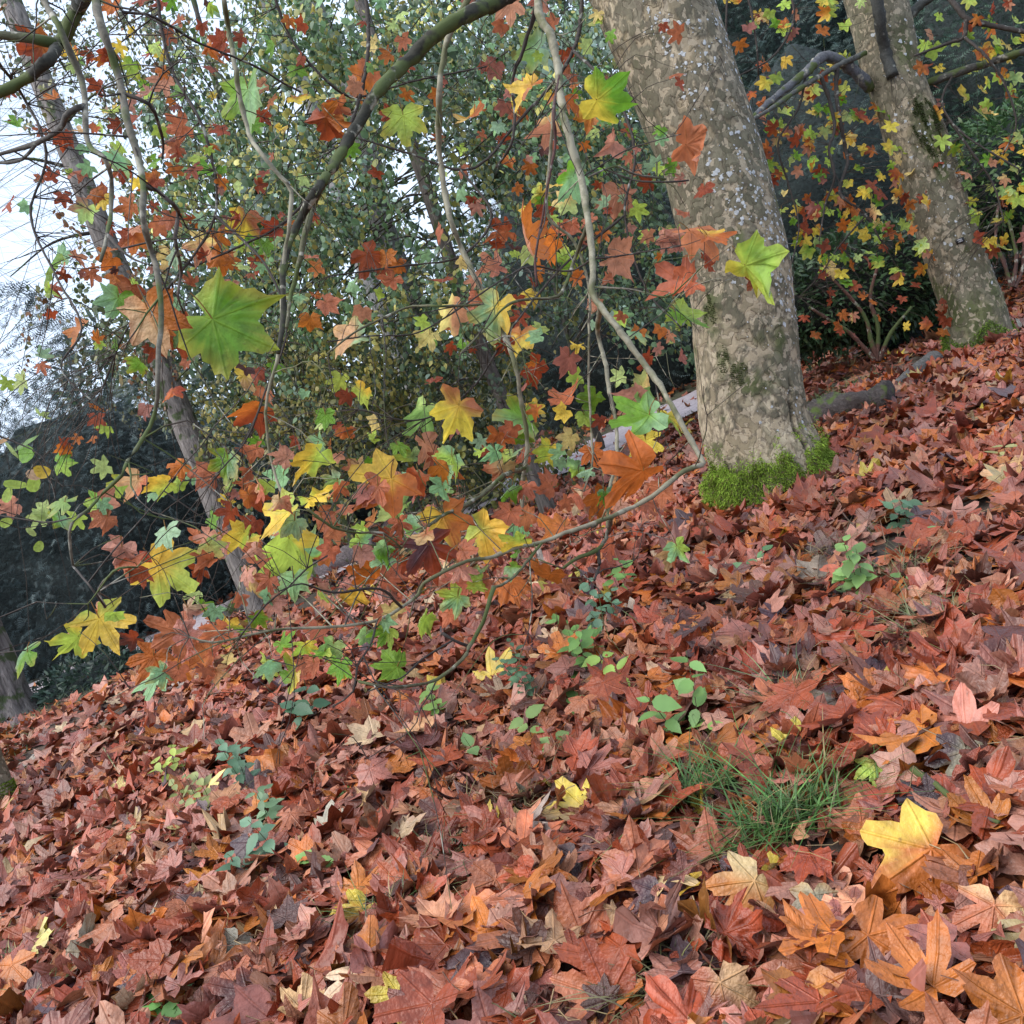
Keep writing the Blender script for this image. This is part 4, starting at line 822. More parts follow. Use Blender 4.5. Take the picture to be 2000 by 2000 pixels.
def hang(cands, px, py, wpx, tipdeg, code, tilt, oval=False, wreal=.185, dmax=7.5):
    d = min(max(wreal * rng.uniform(.85, 1.15) * FPX / wpx, 1.7), dmax)
    b, k, d = host(cands, px, py, d)
    q = b.p[k, :3]; qx, qy, _ = proj(q)
    if math.hypot(qx - px, qy - py) < .6 * wpx: d = d * (1.035 if wpx < 90 else 1.06)
    pos = P(px, py, d)
    size = wpx * d / FPX / (1.24 if not oval else 1.0)
    a = R(tipdeg); t = XIn * math.cos(a) + YIn * math.sin(a)
    tl = R(tilt if tilt is not None else min(abs(rng.normal(36, 17)), 66))
    ax = rng.uniform(0, 6.28) if tilt is None or tilt < 30 else a + rng.normal(0, .35)
    axis = XIn * math.cos(ax) + YIn * math.sin(ax)
    s = 1 if rng.random() < .5 else -1
    n = ZIn * math.cos(tl) + np.cross(axis, ZIn) * math.sin(tl) * s
    t = t + ZIn * 0.0
    tipw = frames(np.array([t]), np.array([n]))[0][1]
    basew = pos - tipw * .33 * size
    pet = basew - tipw * size * .22 + np.array([0, 0, size * .28])
    dist = np.linalg.norm(pet - q)
    if dist > .02:   # a twig carries the leaf
        s_ = pet - q
        perp = rng.normal(0, .08 * dist, 3)
        mid = q + s_ * .5 + perp + np.array([0, 0, .10 * dist]); mid2 = q + s_ * .8 + perp * .4 + np.array([0, 0, .04 * dist])
        pts = spline([q, mid, mid2, pet], .05 + dist * .05); r0 = min(b.p[k, 3] * .6, .0016 + .0028 * dist)
        V, F = tube(pts, np.linspace(r0, .0011, len(pts)), 4)
        b.tw.add(V, F, np.array((.06, .045, .035)) if rng.random() < .7 else b.col)
    ALL.append(dict(b=b, pos=pos, t=t, n=n * (1 if rng.random() < .78 or wpx > 90 else -1), size=size, code=code, pet=pet, px=wpx, oval=oval, curl=(.25 if tilt is not None and tilt < 25 else .85)))
C1 = BR[:NB1]; C2 = BR[NB1:]
for z, x, y, s, a, c, tl in parse(HERO):
    hang(C1, *zc(z, x, y), s / 2.76, a, c, tl)
nhero = len(ALL)
for z, x, y, s, a, c, tl in parse(OVALS):
    hang(C1, *zc(z, x, y), s / 2.76, a, c, tl, oval=True, wreal=.1)
def filler(cands, n, poly, s0, s1, codes, weights, dmax, tries=40):
    px0, py0, px1, py1 = poly
    for _ in range(n):
        x, y = rng.uniform(px0, px1), rng.uniform(py0, py1)
        c = codes[rng.choice(len(codes), p=np.array(weights) / sum(weights))]
        down = 250 + rng.normal(0, 45)
        hang(cands, x, y, rng.uniform(s0, s1), down, c, None, wreal=.14, dmax=dmax)
MIX = ['O', 'R', 'K', 'G', 'L', 'Y', 'B', 'RO', 'OY', 'LG', 'D']; MW = [.12, .2, .2, .13, .09, .03, .09, .07, .03, .04, .02]
filler(C1, 90, (280, 0, 1340, 520), 18, 36, MIX, MW, 7)
filler(C1, 60, (850, 60, 1330, 700), 18, 34, MIX, MW, 7)
filler(C1, 100, (60, 0, 480, 720), 18, 42, MIX, MW, 6)
filler(C1, 60, (420, 450, 1300, 900), 20, 46, MIX, MW, 6.5)
filler(C1, 80, (480, 880, 1330, 1180), 30, 62, ['LB', 'K', 'KT', 'B', 'LY', 'BG', 'O'], [.15, .28, .17, .15, .07, .1, .08], 4.5)
filler(C1, 44, (180, 950, 760, 1330), 34, 66, ['LY', 'K', 'B', 'LG', 'R', 'KT'], [.15, .3, .15, .15, .1, .15], 3.2)
MIX2 = ['L', 'G', 'Y', 'YO', 'O', 'R', 'RO', 'LG', 'LY']; MW2 = [.18, .15, .14, .1, .12, .11, .08, .07, .05]
n1 = len(ALL)
filler(C2, 70, (1400, 0, 1690, 260), 18, 30, MIX2, MW2, D2 + .3)
filler(C2, 190, (1480, 210, 1800, 560), 16, 30, MIX2, MW2, D2 + .4)
filler(C2, 28, (1530, 560, 1850, 660), 14, 26, ['O', 'R', 'RO', 'Y'], [.4, .4, .1, .1], D2 + .4)
filler(C2, 110, (1790, 0, 2030, 500), 18, 34, MIX2, MW2, D2 + .2)
# keep leaves clear of the trunk they would cut through
def emit(lst):
    rest = {}
    lst = sorted(lst, key=lambda e: -e['px']); n = 0
    for e in lst:
        if e['oval']:
            T, F = OVAL; fr = frames(np.array([e['t']]), np.array([e['n']]))[0]
            L = deform(T, np.array([e['size']]), np.array([.5]), np.array([.4]), np.array([.02]), np.array([1.]), np.array([.2]))[0] - np.array([0, .45 * e['size'], 0])
            V = L @ fr + e['pos']; bw = np.array([0, -.45 * e['size'], 0]) @ fr + e['pos']
            pv, pf = tube(spline([bw, (bw + e['pet']) / 2, e['pet']], .03), .0012, 4, cap=False)
            C = np.vstack([np.tile(hue(e['code']) * rng.uniform(.85, 1.15), (len(V), 1)), np.tile((.12, .1, .05), (len(pv), 1))])
            lf = build('leaf', np.vstack([V, pv]), np.vstack([F, pf + len(V)]), M_LEAF, e['b'].obj, col=C, lc=np.vstack([np.c_[T, np.ones(len(T))], np.tile([[.3, .3, 1]], (len(pv), 1))]), smooth=True, origin=e['pos'])
        elif n < 300:
            one_leaf('leaf', M_LEAF, e['b'].obj, e['pos'], e['t'], e['n'], e['size'], e['code'], e['curl'], petiole=e['pet'], lod=2 if e['px'] > 34 else 1); n += 1
        else: rest.setdefault(id(e['b'].tree), (e['b'].tree, []))[1].append(e)
    for tree, es in rest.values():
        parts = []
        for e in es:
            fr = frames(np.array([e['t']]), np.array([e['n']]))
            parts.append(leaves_arrays(1, rng.integers(0, 6), np.array([e['pos'] - fr[0][1] * .33 * e['size']]), fr, np.array([e['size']]), e['curl'], np.array([hue(e['code'][0]) * rng.uniform(1.0, 1.4)])))
        V, F, LC, C = merge(parts)
        o = build('small_leaves', V, F, M_LEAF, tree, col=C, lc=LC, smooth=True); o['kind'] = 'stuff'
for b in BR:
    b.obj = b.tw.build(b.name, b.mat, b.tree, smooth=True, origin=b.p[0, :3])
emit(ALL[:n1]); emit(ALL[n1:])
# ------------------------------------------------------------------ background evergreens
def spray_template(pairs=5):
    V, F = [], []
    V += [(-.012, 0, 0), (.012, 0, 0), (0, 1, -.12)]; F.append((0, 1, 2))
    for i in range(pairs):
        y = .12 + .8 * i / pairs; l = .30 * (1 - .45 * i / pairs)
        for s in (-1, 1):
            k = len(V); V += [(0, y - .03, -.1 * y * y), (0, y + .045, -.1 * y * y), (s * l, y + .16, -.1 * y * y - .05)]; F.append((k, k + 1, k + 2) if s > 0 else (k + 1, k, k + 2))
    return np.array(V), np.array(F)
SPRAY = spray_template()
def instance_arrays(T, F, pos, fr, size, col):
    n = len(pos); V = np.einsum('mi,nij->nmj', T, fr) * size[:, None, None] + pos[:, None]
    return V.reshape(-1, 3), (F[None] + (np.arange(n) * len(T))[:, None, None]).reshape(-1, 3), np.repeat(col, len(T), 0)
def bush_dirs(n, centre, r_):
    d = r_.normal(0, 1, (n * 3, 3)); d /= np.linalg.norm(d, axis=1)[:, None]
    tc = CAMn - centre; tc = tc / np.linalg.norm(tc)
    d = d[(d @ tc > -.45) & (d[:, 2] > -.85)][:n]
    return d
def evergreen(name, label, centre, radii, n, colr, slen=.16, seed=1, template=SPRAY, droop=.5, var=.45, hullcol=None, lump=.28, hull=True, tips=None, cat='shrub', mat=None):
    r_ = np.random.default_rng(seed); centre = np.asarray(centre, float); radii = np.asarray(radii, float)
    gb = np.array([centre[0], centre[1], gz(centre[0], centre[1])])
    root = thing(name, gb, label, cat)
    d = bush_dirs(n, centre, r_); n = len(d)
    f = 1 + lump * fbm(d * 3.2 + seed, 3, seed) + .10 * vnoise(d * 13 + seed, seed + 1)
    rad = f * (1 - .26 * r_.random(n) ** 1.6)
    pos = centre + d * radii * rad[:, None]
    keep = pos[:, 2] > gz(pos[:, 0], pos[:, 1]) + .02; d, pos, rad, f = d[keep], pos[keep], rad[keep], f[keep]; n = len(d)
    out = d / radii * radii.mean() + r_.normal(0, .55, (n, 3)); out[:, 2] -= droop
    nr = np.cross(out, r_.normal(0, 1, (n, 3))); nr[:, 2] = np.abs(nr[:, 2]) + .3
    c = np.array(colr) * np.exp(r_.normal(0, var * .6, (n, 1))) * (1 + .35 * fbm(pos * 1.1, 2, seed)[:, None])
    if tips is not None:
        k = r_.random(n) < tips[1]; c[k] = np.array(tips[0]) * r_.uniform(.6, 1.2, (k.sum(), 1))
    V, F, C = instance_arrays(*template, pos, frames(out, nr), slen * r_.uniform(.6, 1.35, n), c)
    o = build('foliage', V, F, mat or M_YEW, root, col=C); o['kind'] = 'stuff'
    if not hull: return root
    # solid dark hull whose colour stands in for the shade inside the bush
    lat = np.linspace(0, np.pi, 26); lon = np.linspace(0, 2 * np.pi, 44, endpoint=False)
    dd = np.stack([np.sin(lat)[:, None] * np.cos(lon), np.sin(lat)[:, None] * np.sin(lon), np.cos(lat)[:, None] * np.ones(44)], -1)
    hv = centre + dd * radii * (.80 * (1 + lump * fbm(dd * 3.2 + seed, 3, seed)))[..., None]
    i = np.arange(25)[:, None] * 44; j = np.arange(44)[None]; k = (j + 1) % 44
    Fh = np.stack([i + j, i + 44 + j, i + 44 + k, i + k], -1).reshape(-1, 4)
    build('inner_shade_hull', hv.reshape(-1, 3), Fh, M_SOIL, root, col=np.array(hullcol or (.02, .029, .027)), smooth=True)
    return root
Q = lambda px, py, d: P(px, py, d)
YC = (.075, .105, .105)
evergreen('yew_shrub', 'dark yew mass filling the left behind the grey conifer trunk', Q(190, 1085, 14.6), (3.1, 1.7, 2.45), 19000, YC, .15, 1, tips=((.14, .185, .18), .2))
evergreen('yew_shrub', 'dark yew behind the foot of the grey conifer, left of the path', Q(610, 1000, 17.5), (2.9, 1.8, 2.3), 7200, (.065, .095, .085), .17, 2, tips=((.13, .17, .16), .12))
evergreen('yew_shrub', 'tall black-green yew directly behind the big plane trunk', Q(1240, 620, 19.0), (3.6, 2.2, 4.6), 11200, (.05, .075, .068), .2, 3, tips=((.11, .15, .15), .12))
evergreen('yew_shrub', 'dark yew between the two plane trunks behind the hanging coloured leaves', Q(1640, 470, 15.5), (2.7, 1.6, 3.3), 10400, (.04, .066, .056), .15, 4, tips=((.10, .15, .12), .14))
evergreen('conifer_tree', 'soft blue-green conifer crown at the top between the plane trunks', Q(1560, 20, 18), (2.4, 1.6, 2.3), 9000, (.07, .115, .095), .20, 5, droop=-.3, tips=((.16, .22, .2), .2), cat='tree')
evergreen('conifer_tree', 'blue-green evergreen crown at the top right corner behind plane leaves', Q(2030, 170, 15), (2.2, 1.6, 3.0), 9000, (.05, .095, .065), .18, 6, droop=-.2, tips=((.12, .2, .13), .2), cat='tree')
evergreen('conifer_tree', 'hazy grey-blue conifer low against the sky at the left edge', Q(-30, 700, 17), (1.5, 1.2, 1.15), 1300, (.10, .13, .14), .26, 7, droop=.0, tips=((.2, .24, .25), .2), cat='tree', hull=False)
# broadleaved evergreen with red-brown stems between the plane trees
LANCE = (np.array([(0, 0, 0), (.16, .35, .03), (-.16, .35, .03), (.11, .72, 0), (-.11, .72, 0), (0, 1, -.06)]), np.array([(0, 1, 2), (2, 1, 3), (2, 3, 4), (4, 3, 5)]))
def stems(root, pxs, d, w, colr):
    for pts in pxs:
        rows = [[*P(x, y, d), w * d / FPX * (1 - .5 * i / len(pts))] for i, (x, y) in enumerate(pts)]
        c = spline(rows, .08); V, F = tube(c[:, :3], c[:, 3], 6, rough=.08)
        build('stem', V, F, M_BRANCH, root, col=np.array(colr), smooth=True)
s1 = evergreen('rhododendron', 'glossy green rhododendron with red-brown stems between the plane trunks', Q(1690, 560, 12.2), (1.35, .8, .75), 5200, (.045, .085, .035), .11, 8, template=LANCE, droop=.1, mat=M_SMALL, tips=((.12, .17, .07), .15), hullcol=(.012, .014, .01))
stems(s1, [[(1712, 700), (1700, 660), (1690, 620), (1660, 580), (1600, 520)], [(1712, 705), (1715, 640), (1700, 580), (1720, 500)], [(1708, 702), (1660, 650), (1620, 625), (1580, 600)], [(1716, 705), (1740, 650), (1780, 600)]], 11.2, 4.5, (.12, .055, .04))
s2 = evergreen('rhododendron', 'green rhododendron at the right edge behind the slimmer plane trunk', Q(1985, 350, 12.6), (1.0, .8, 1.0), 4800, (.05, .10, .035), .11, 9, template=LANCE, droop=.1, mat=M_SMALL, tips=((.12, .19, .06), .18))
stems(s2, [[(1975, 560), (1960, 510), (1945, 470), (1950, 400)], [(1978, 560), (1985, 500), (1970, 430)], [(1982, 562), (1998, 520), (2000, 440)], [(1960, 575), (1930, 560), (1915, 530)]], 11.4, 4.5, (.10, .05, .04))
s3 = evergreen('rhododendron', 'low dark rhododendron hugging the ground left of the slimmer plane foot', Q(1790, 655, 12.5), (.7, .5, .45), 1800, (.04, .075, .03), .10, 12, template=LANCE, droop=.1, mat=M_SMALL)
g1 = evergreen('evergreen_shrub', 'low green ground shrub below the yew at the left', Q(190, 1335, 11.0), (.8, .5, .34), 2200, (.05, .085, .06), .09, 10, template=LANCE, droop=.2, mat=M_SMALL, tips=((.14, .18, .12), .15))
# far wood that closes the view
def far_wood():
    V, F, C, k = [], [], [], 0
    spec = [(620, 640, 26, 4.5, 4.2), (900, 400, 28, 5, 6), (1250, 250, 27, 5, 6.5), (1650, 150, 26, 5, 6), (2000, 150, 24, 4, 6), (380, 800, 24, 3.2, 3.2), (1000, 80, 30, 4, 4)]
    for i, (px, py, d, a, b) in enumerate(spec):
        r_ = np.random.default_rng(60 + i); c0 = Q(px, py, d); n = 3800
        dd = bush_dirs(n, c0, r_); n = len(dd); f = 1 + .3 * fbm(dd * 3 + i, 3, i)
        pos = c0 + dd * np.array([a, 2.5, b]) * (f * (1 - .5 * r_.random(n) ** 1.3))[:, None]
        pal = np.array([(.09, .14, .08), (.17, .18, .07), (.20, .15, .06), (.05, .075, .06)]); c = pal[r_.choice(4, n, p=[.4, .25, .1, .25])] * r_.uniform(.6, 1.3, (n, 1))
        v, f_, cc = instance_arrays(*LANCE, pos, frames(r_.normal(0, 1, (n, 3)), r_.normal(0, 1, (n, 3))), .34 * r_.uniform(.6, 1.3, n), c)
        V.append(v); F.append(f_ + k); C.append(cc); k += len(v)
    tag(build('distant_wood', np.concatenate(V), np.concatenate(F), M_SMALL, col=np.concatenate(C)), 'distant green wood closing the view behind the trees', 'wood', kind='stuff')
far_wood()

# ------------------------------------------------------------------ conifer trunks
def conifer(label, pts, wpx, colr, d=None, ivy=False, limbs=()):
    b0 = ghit(*pts[0]) if d is None else None
    D = proj(b0)[2] + wpx * .5 / FPX * 10 if d is None else d
    rows = []
    for i, (x, y) in enumerate(pts):
        s = i / (len(pts) - 1); fl = 1.25 if i == 0 else 1
        rows.append([*P(x, y, D), wpx * fl * (1 - .25 * s) * D / FPX / 2])
    rows[0][2] -= .12
    root = thing('conifer_tree', rows[0][:3], label, 'tree')
    c = spline(rows, .09); n = len(c); sides = 36
    V, F = tube(c[:, :3], c[:, 3], sides, cap=False)
    # furrowed plates
    ctr = np.repeat(c[:, :3], sides, 0); rad = V - ctr; th = np.tile(np.linspace(0, 2 * np.pi, sides, endpoint=False), n); hgt = ctr[:, 2]
    fu = np.abs(fbm(np.c_[np.cos(th) * 4, np.sin(th) * 4, hgt * 1.6], 3, 4)); V = ctr + rad * (1.03 - .14 * np.exp(-(fu / .07) ** 2))[:, None]
    C = np.array(colr) * (1 - .45 * np.exp(-(fu / .06) ** 2))[:, None] * (1 + .2 * fbm(V * 5, 2, 3)[:, None])
    build('trunk', V, F, M_CONIFER, root, col=C, smooth=True)
    for (x0, y0, x1, y1, w) in limbs:
        p0, p1 = P(x0, y0, D), P(x1, y1, D - .4); pts_ = spline([p0, (p0 + p1) / 2 + np.array([0, 0, .12]), p1], .1)
        V, F = tube(pts_, np.linspace(w * D / FPX / 2, .006, len(pts_)), 5, rough=.08); build('branch', V, F, M_BRANCH, root, col=np.array(DARK), smooth=True)
    return root, c, D
GB = (.25, .22, .20)
conifer('grey conifer trunk leaning across the dark yew at the left', [(512, 1200), (495, 1160), (430, 1000), (348, 795), (285, 640), (221, 507), (170, 380), (90, 180), (0, -50), (-120, -350)], 52, GB, limbs=((200, 450, 20, 540, 8), (150, 330, -40, 330, 9), (260, 590, 380, 560, 7), (120, 250, 280, 150, 7), (330, 760, 450, 700, 5)))
conifer('wide grey conifer trunk cut by the left edge below the yew', [(22, 1412), (5, 1370), (-25, 1290), (-70, 1180), (-150, 980), (-300, 600), (-450, 200)], 108, (.24, .21, .195))
r3, c3, d3 = conifer('tall conifer trunk behind the mossy limb, its foot green with ivy', [(945, 985), (926, 904), (860, 740), (800, 590), (745, 440), (718, 308), (690, 200), (630, 60), (580, -60), (480, -330)], 56, (.2, .19, .175), limbs=((740, 420, 860, 380, 9), (700, 250, 560, 230, 8), (770, 500, 660, 560, 7)))
conifer('slender lichen-flecked trunk standing left of the big plane', [(1074, 1003), (1040, 920), (985, 790), (940, 679), (890, 540), (853, 428), (813, 308), (750, 140), (700, 0), (600, -250)], 30, (.15, .13, .115), limbs=((960, 740, 850, 790, 6), (880, 500, 760, 470, 6), (930, 650, 1010, 560, 5)))
conifer('pale far conifer trunk just left of the ivied one at the top', [(880, 930), (760, 640), (672, 417), (650, 308), (600, 180), (520, 0), (420, -250)], 36, (.24, .23, .22), d=20)
conifer('reddish far conifer trunk at the top right corner', [(2100, 500), (1990, 250), (1935, 100), (1916, 40), (1890, -40), (1830, -200)], 34, (.17, .10, .085), d=14.5)
# ivy on the foot of the tall trunk
n = 2600; k = rng.integers(4, 42, n); th = rng.uniform(0, 6.28, n)
k = (k * rng.random(n) ** .5).astype(int) + 1
pp = c3[k, :3] + (c3[k, 3] * rng.uniform(1.0, 1.45, n))[:, None] * np.c_[np.cos(th), -np.abs(np.sin(th)), rng.normal(0, .2, n)]
V, F, C = instance_arrays(*LANCE, pp, frames(np.c_[rng.normal(0, .5, (n, 2)), -np.ones(n)], np.c_[np.cos(th), -np.abs(np.sin(th)) - .2, rng.normal(.3, .3, n)]), .07 * rng.uniform(.6, 1.3, n), np.array([.06, .085, .03]) * rng.uniform(.5, 1.5, (n, 1)))
o = build('ivy', V, F, M_SMALL, r3, col=C); o['kind'] = 'stuff'

# ------------------------------------------------------------------ small-leaved trees in the middle (drooping strands of round leaves)
a6 = np.linspace(0, 2 * np.pi, 7, endpoint=False)
OVATE = (np.array([(0, 0, 0), (.30, .28, .04), (-.30, .28, .04), (.27, .55, .02), (-.27, .55, .02), (0, 1.0, -.10)]), np.array([(0, 1, 2), (2, 1, 3), (2, 3, 4), (4, 3, 5)]))
ROUND = (np.vstack([[[0, .5, .08]], np.c_[.42 * np.sin(a6), .5 + .5 * np.cos(a6), -.05 * np.abs(np.sin(a6))]]), np.array([(0, 1 + (i + 1) % 7, 1 + i) for i in range(7)]))
def strand_tree(label, foot, clumps, pal, pw, leaf, seed, trunk_w=24, lean=(), bough=.016):
    r_ = np.random.default_rng(seed)
    fb = ghit(*foot); D = proj(fb)[2]
    root = thing('leafy_tree', fb, label, 'tree')
    rows = [[*P(foot[0] + dx, foot[1] + dy, D), trunk_w * s * D / FPX / 2] for dx, dy, s in lean]
    c = spline(rows, .1); V, F = tube(c[:, :3], c[:, 3], 10, rough=.05); build('trunk', V, F, M_CONIFER, root, col=np.array((.10, .09, .075)), smooth=True)
    LV, LF, LC, kk = [], [], [], 0; tw = MB()
    for (px, py, d, rad, ns) in clumps:
        c0 = P(px, py, d); q = c[np.argmin(np.linalg.norm(c[:, :3] - c0, axis=1)), :3]
        pts = spline([q, (q + c0) / 2 + np.array([0, 0, .2 * rad]), c0], .15); V, F = tube(pts, np.linspace(bough, bough * .3, len(pts)), 4); tw.add(V, F, DARK)
        tone = np.exp(r_.normal(0, .3)); pwc = np.array(pw) * np.exp(r_.normal(0, 1.1, len(pw))); pwc /= pwc.sum()
        for _ in range(ns):
            s0 = c0 + r_.normal(0, 1, 3) * np.array([.55, .55, .42]) * rad; L = r_.uniform(.35, .9) * rad; n = int(16 + 25 * L)
            t_ = np.linspace(0, 1, n); dr = r_.normal(0, .3, 2)
            pp = s0 + np.c_[dr[0] * t_ * L, dr[1] * t_ * L, -L * t_] + r_.normal(0, .04, (n, 3))
            if r_.random() < .5:
                V, F = tube(np.array([s0, s0 + np.array([dr[0] * L, dr[1] * L, -L]) * .5, s0 + np.array([dr[0] * L, dr[1] * L, -L])]), .004, 3, cap=False); tw.add(V, F, (.05, .045, .035))
            nr = np.c_[r_.normal(0, .7, n), r_.normal(-.7, .6, n), r_.normal(.45, .5, n)]
            v, f, cc = instance_arrays(*(OVATE if r_.random() < .6 else ROUND), pp, frames(np.c_[r_.normal(0, .5, (n, 2)), -np.ones(n)], nr), leaf * r_.uniform(.6, 1.3, n), np.array(pal)[r_.choice(len(pal), n, p=pwc)] * tone * np.exp(r_.normal(0, .13, (n, 1))))
            LV.append(v); LF.append(f + kk); LC.append(cc); kk += len(v)
    o = build('crown', np.concatenate(LV), np.concatenate(LF), M_SMALL, root, col=np.concatenate(LC)); o['kind'] = 'stuff'
    o = tw.build('branches', M_BRANCH, root, smooth=True); o['kind'] = 'stuff'
def clumps_in(r_, n, poly, d0, d1, ra, rb, ns):
    out = []
    poly = np.array(poly, float)
    def inside(x, y):
        c = False; j = len(poly) - 1
        for i in range(len(poly)):
            if (poly[i, 1] > y) != (poly[j, 1] > y) and x < (poly[j, 0] - poly[i, 0]) * (y - poly[i, 1]) / (poly[j, 1] - poly[i, 1]) + poly[i, 0]: c = not c
            j = i
        return c
    lo, hi = poly.min(0), poly.max(0)
    while len(out) < n:
        x, y = r_.uniform(lo, hi)
        if 200 < y < 500 and abs(x - (678 + (y - 200) * .33)) < 62: continue
        if inside(x, y): out.append((x, y, r_.uniform(d0, d1), r_.uniform(ra, rb), ns))
    return out
rr_ = np.random.default_rng(5)
GP = [(.10, .18, .07), (.15, .24, .12), (.23, .32, .25), (.26, .27, .07), (.42, .38, .11), (.06, .105, .05)]
strand_tree('small-leaved green tree with drooping strands filling the upper middle', (700, 1070),
            clumps_in(rr_, 92, [(330, 60), (480, -60), (800, -60), (1150, -60), (1140, 160), (1060, 420), (900, 600), (700, 680), (520, 720), (400, 640), (330, 480), (280, 250)], 7.8, 12.5, .4, .75, 13),
            GP, [.32, .26, .09, .15, .08, .10], .064, 31, 22, [(0, 10, 1.2), (-30, -60, 1), (-110, -280, .9), (-180, -520, .8), (-240, -760, .7), (-330, -1100, .4)])
strand_tree('olive and yellow small-leaved tree hanging low over the path in the middle', (820, 1010),
            clumps_in(rr_, 62, [(360, 720), (560, 620), (800, 560), (1000, 620), (1060, 760), (1020, 900), (900, 930), (700, 960), (560, 930), (420, 850)], 9.5, 14.0, .4, .7, 13),
            [(.07, .10, .035), (.16, .16, .035), (.30, .25, .06), (.10, .14, .09), (.035, .05, .025), (.40, .34, .12)], [.26, .22, .14, .16, .16, .06], .06, 32, 20, [(0, 10, 1.2), (-20, -60, 1), (-90, -260, .8), (-150, -420, .5)])
strand_tree('sparse yellow-green tree thinning out against the pale sky at the left', (-80, 1380),
            clumps_in(rr_, 48, [(-40, -40), (330, -40), (400, 120), (340, 420), (310, 620), (340, 760), (240, 770), (150, 740), (230, 560), (200, 300), (60, 110)], 9, 14, .5, .9, 5),
            [(.09, .12, .05), (.20, .19, .07), (.14, .15, .09), (.22, .10, .04)], [.35, .3, .25, .1], .06, 33, 16, [(0, 10, 1.1), (-60, -160, 1), (-170, -440, .9), (-260, -700, .8), (-350, -1000, .6), (-420, -1300, .4)], bough=.005)
strand_tree('green leafy tree between the limb and the big plane trunk', (1180, 880),
            clumps_in(rr_, 40, [(1040, 0), (1180, 20), (1270, 280), (1330, 460), (1320, 620), (1180, 640), (1080, 500), (1020, 260)], 9.5, 13, .4, .65, 10),
            GP, [.34, .24, .1, .1, .06, .16], .062, 34, 14, [(0, 10, 1.1), (-40, -120, 1), (-100, -340, .8), (-150, -560, .7), (-200, -820, .5)])

# bare twiggy tree against the sky
def bare_tree():
    r_ = np.random.default_rng(77); D = 13.0
    b0 = np.array([*P(-120, 1180, D)]); b0[2] = gz(b0[0], b0[1]) - .05
    root = thing('bare_tree', b0, 'bare fine-twigged tree against the pale sky at the left edge', 'tree')
    tr = spline([b0, P(-210, 900, D), P(-300, 600, D), P(-380, 300, D), P(-460, 0, D)], .15)
    V, F = tube(tr, np.linspace(.13, .05, len(tr)), 10, rough=.04); build('trunk', V, F, M_CONIFER, root, col=np.array(GB), smooth=True)
    for i in range(11):
        s = tr[r_.integers(len(tr) // 4, len(tr))]; e = P(r_.uniform(-20, 290), r_.uniform(-40, 760), D + r_.uniform(-1.5, 1.5))
        mb = MB(); L = np.linalg.norm(e - s); md = (s + e) / 2 + np.array([0, 0, -.03 * L]) + r_.normal(0, .25, 3)
        pts = spline([s, md, e], .15); V, F = tube(pts, np.linspace(.006, .002, len(pts)), 4); mb.add(V, F, (.07, .065, .065))
        for _ in range(16):
            k = r_.integers(len(pts) // 3, len(pts)); d = (e - s) / L + r_.normal(0, .8, 3); d[2] -= .45; l = r_.uniform(.2, .6)
            q = spline([pts[k], pts[k] + d * l * .5 + np.array([0, 0, .05]), pts[k] + d * l - np.array([0, 0, .12 * l])], .12)
            V, F = tube(q, np.linspace(.0022, .0012, len(q)), 3, cap=False); mb.add(V, F, (.09, .08, .08))
            for _ in range(4):
                kk = r_.integers(1, len(q)); d2 = d + r_.normal(0, .7, 3); V, F = tube(np.array([q[kk], q[kk] + d2 * .1, q[kk] + d2 * .22 - np.array([0, 0, .04])]), .0013, 3, cap=False); mb.add(V, F, (.10, .085, .08))
        mb.build('branch', M_BRANCH, root)
bare_tree()

# ------------------------------------------------------------------ lying wood
def lying_log(name, label, cat, p0, p1, r0, r1, col_, sink=.3, lump=.12):
    a, b = np.asarray(p0, float), np.asarray(p1, float); n = 40; t = np.linspace(0, 1, n)[:, None]
    c = a + (b - a) * t; c[:, 2] = gz(c[:, 0], c[:, 1]) + (r0 + (r1 - r0) * t[:, 0]) * (1 - sink)
    V, F = tube(c, r0 + (r1 - r0) * t[:, 0], 18, cap=True)
    ctr = np.vstack([np.repeat(c, 18, 0), c[-1:]]); V = ctr + (V - ctr) * (1 + lump * 2 * fbm(V * np.array([9, 9, 16]), 3, 6)[:, None])
    V = np.vstack([V, c[:1]]); F = np.vstack([F, [[j + 0, len(V) - 1, (j + 1) % 18] for j in range(18)]])
    C = np.array(col_) * (1 + .5 * fbm(V * np.array([6, 6, 22]), 3, 3)[:, None])
    o = build(name, V, F, M_WOOD, col=C, smooth=True, origin=c[0]); return tag(o, label, cat)
lying_log('log', 'weathered grey log lying behind the big plane trunk', 'log', ghit(1570, 850), ghit(1748, 795), .14, .11, (.085, .07, .065), sink=.15, lump=.30)
lying_log('log', 'short grey log end leaning against the far litter beyond the weathered log', 'log', ghit(1755, 765), ghit(1830, 722), .05, .09, (.15, .14, .13), sink=0)
lying_log('log', 'long grey log edging the path at the foot of the conifer', 'log', ghit(415, 1222), ghit(512, 1180), .12, .11, (.22, .19, .19), sink=.2)
lying_log('log', 'pale log along the path right of the conifer foot', 'log', ghit(545, 1160), ghit(742, 1082), .12, .14, (.24, .20, .20), sink=.2)
def stick(label, pts, wpx, col_, lift=.07):
    c = np.array([ghit(*q) for q in pts]); c[:, 2] += lift * np.linspace(1, 1.2, len(c)); D = proj(c[0])[2]
    c = spline(c, .03); V, F = tube(c, np.linspace(wpx, wpx * .5, len(c)) * D / FPX / 2, 7, rough=.1)
    return tag(build('fallen_twig', V, F, M_BRANCH, col=np.array(col_), smooth=True, origin=c[0]), label, 'twig')
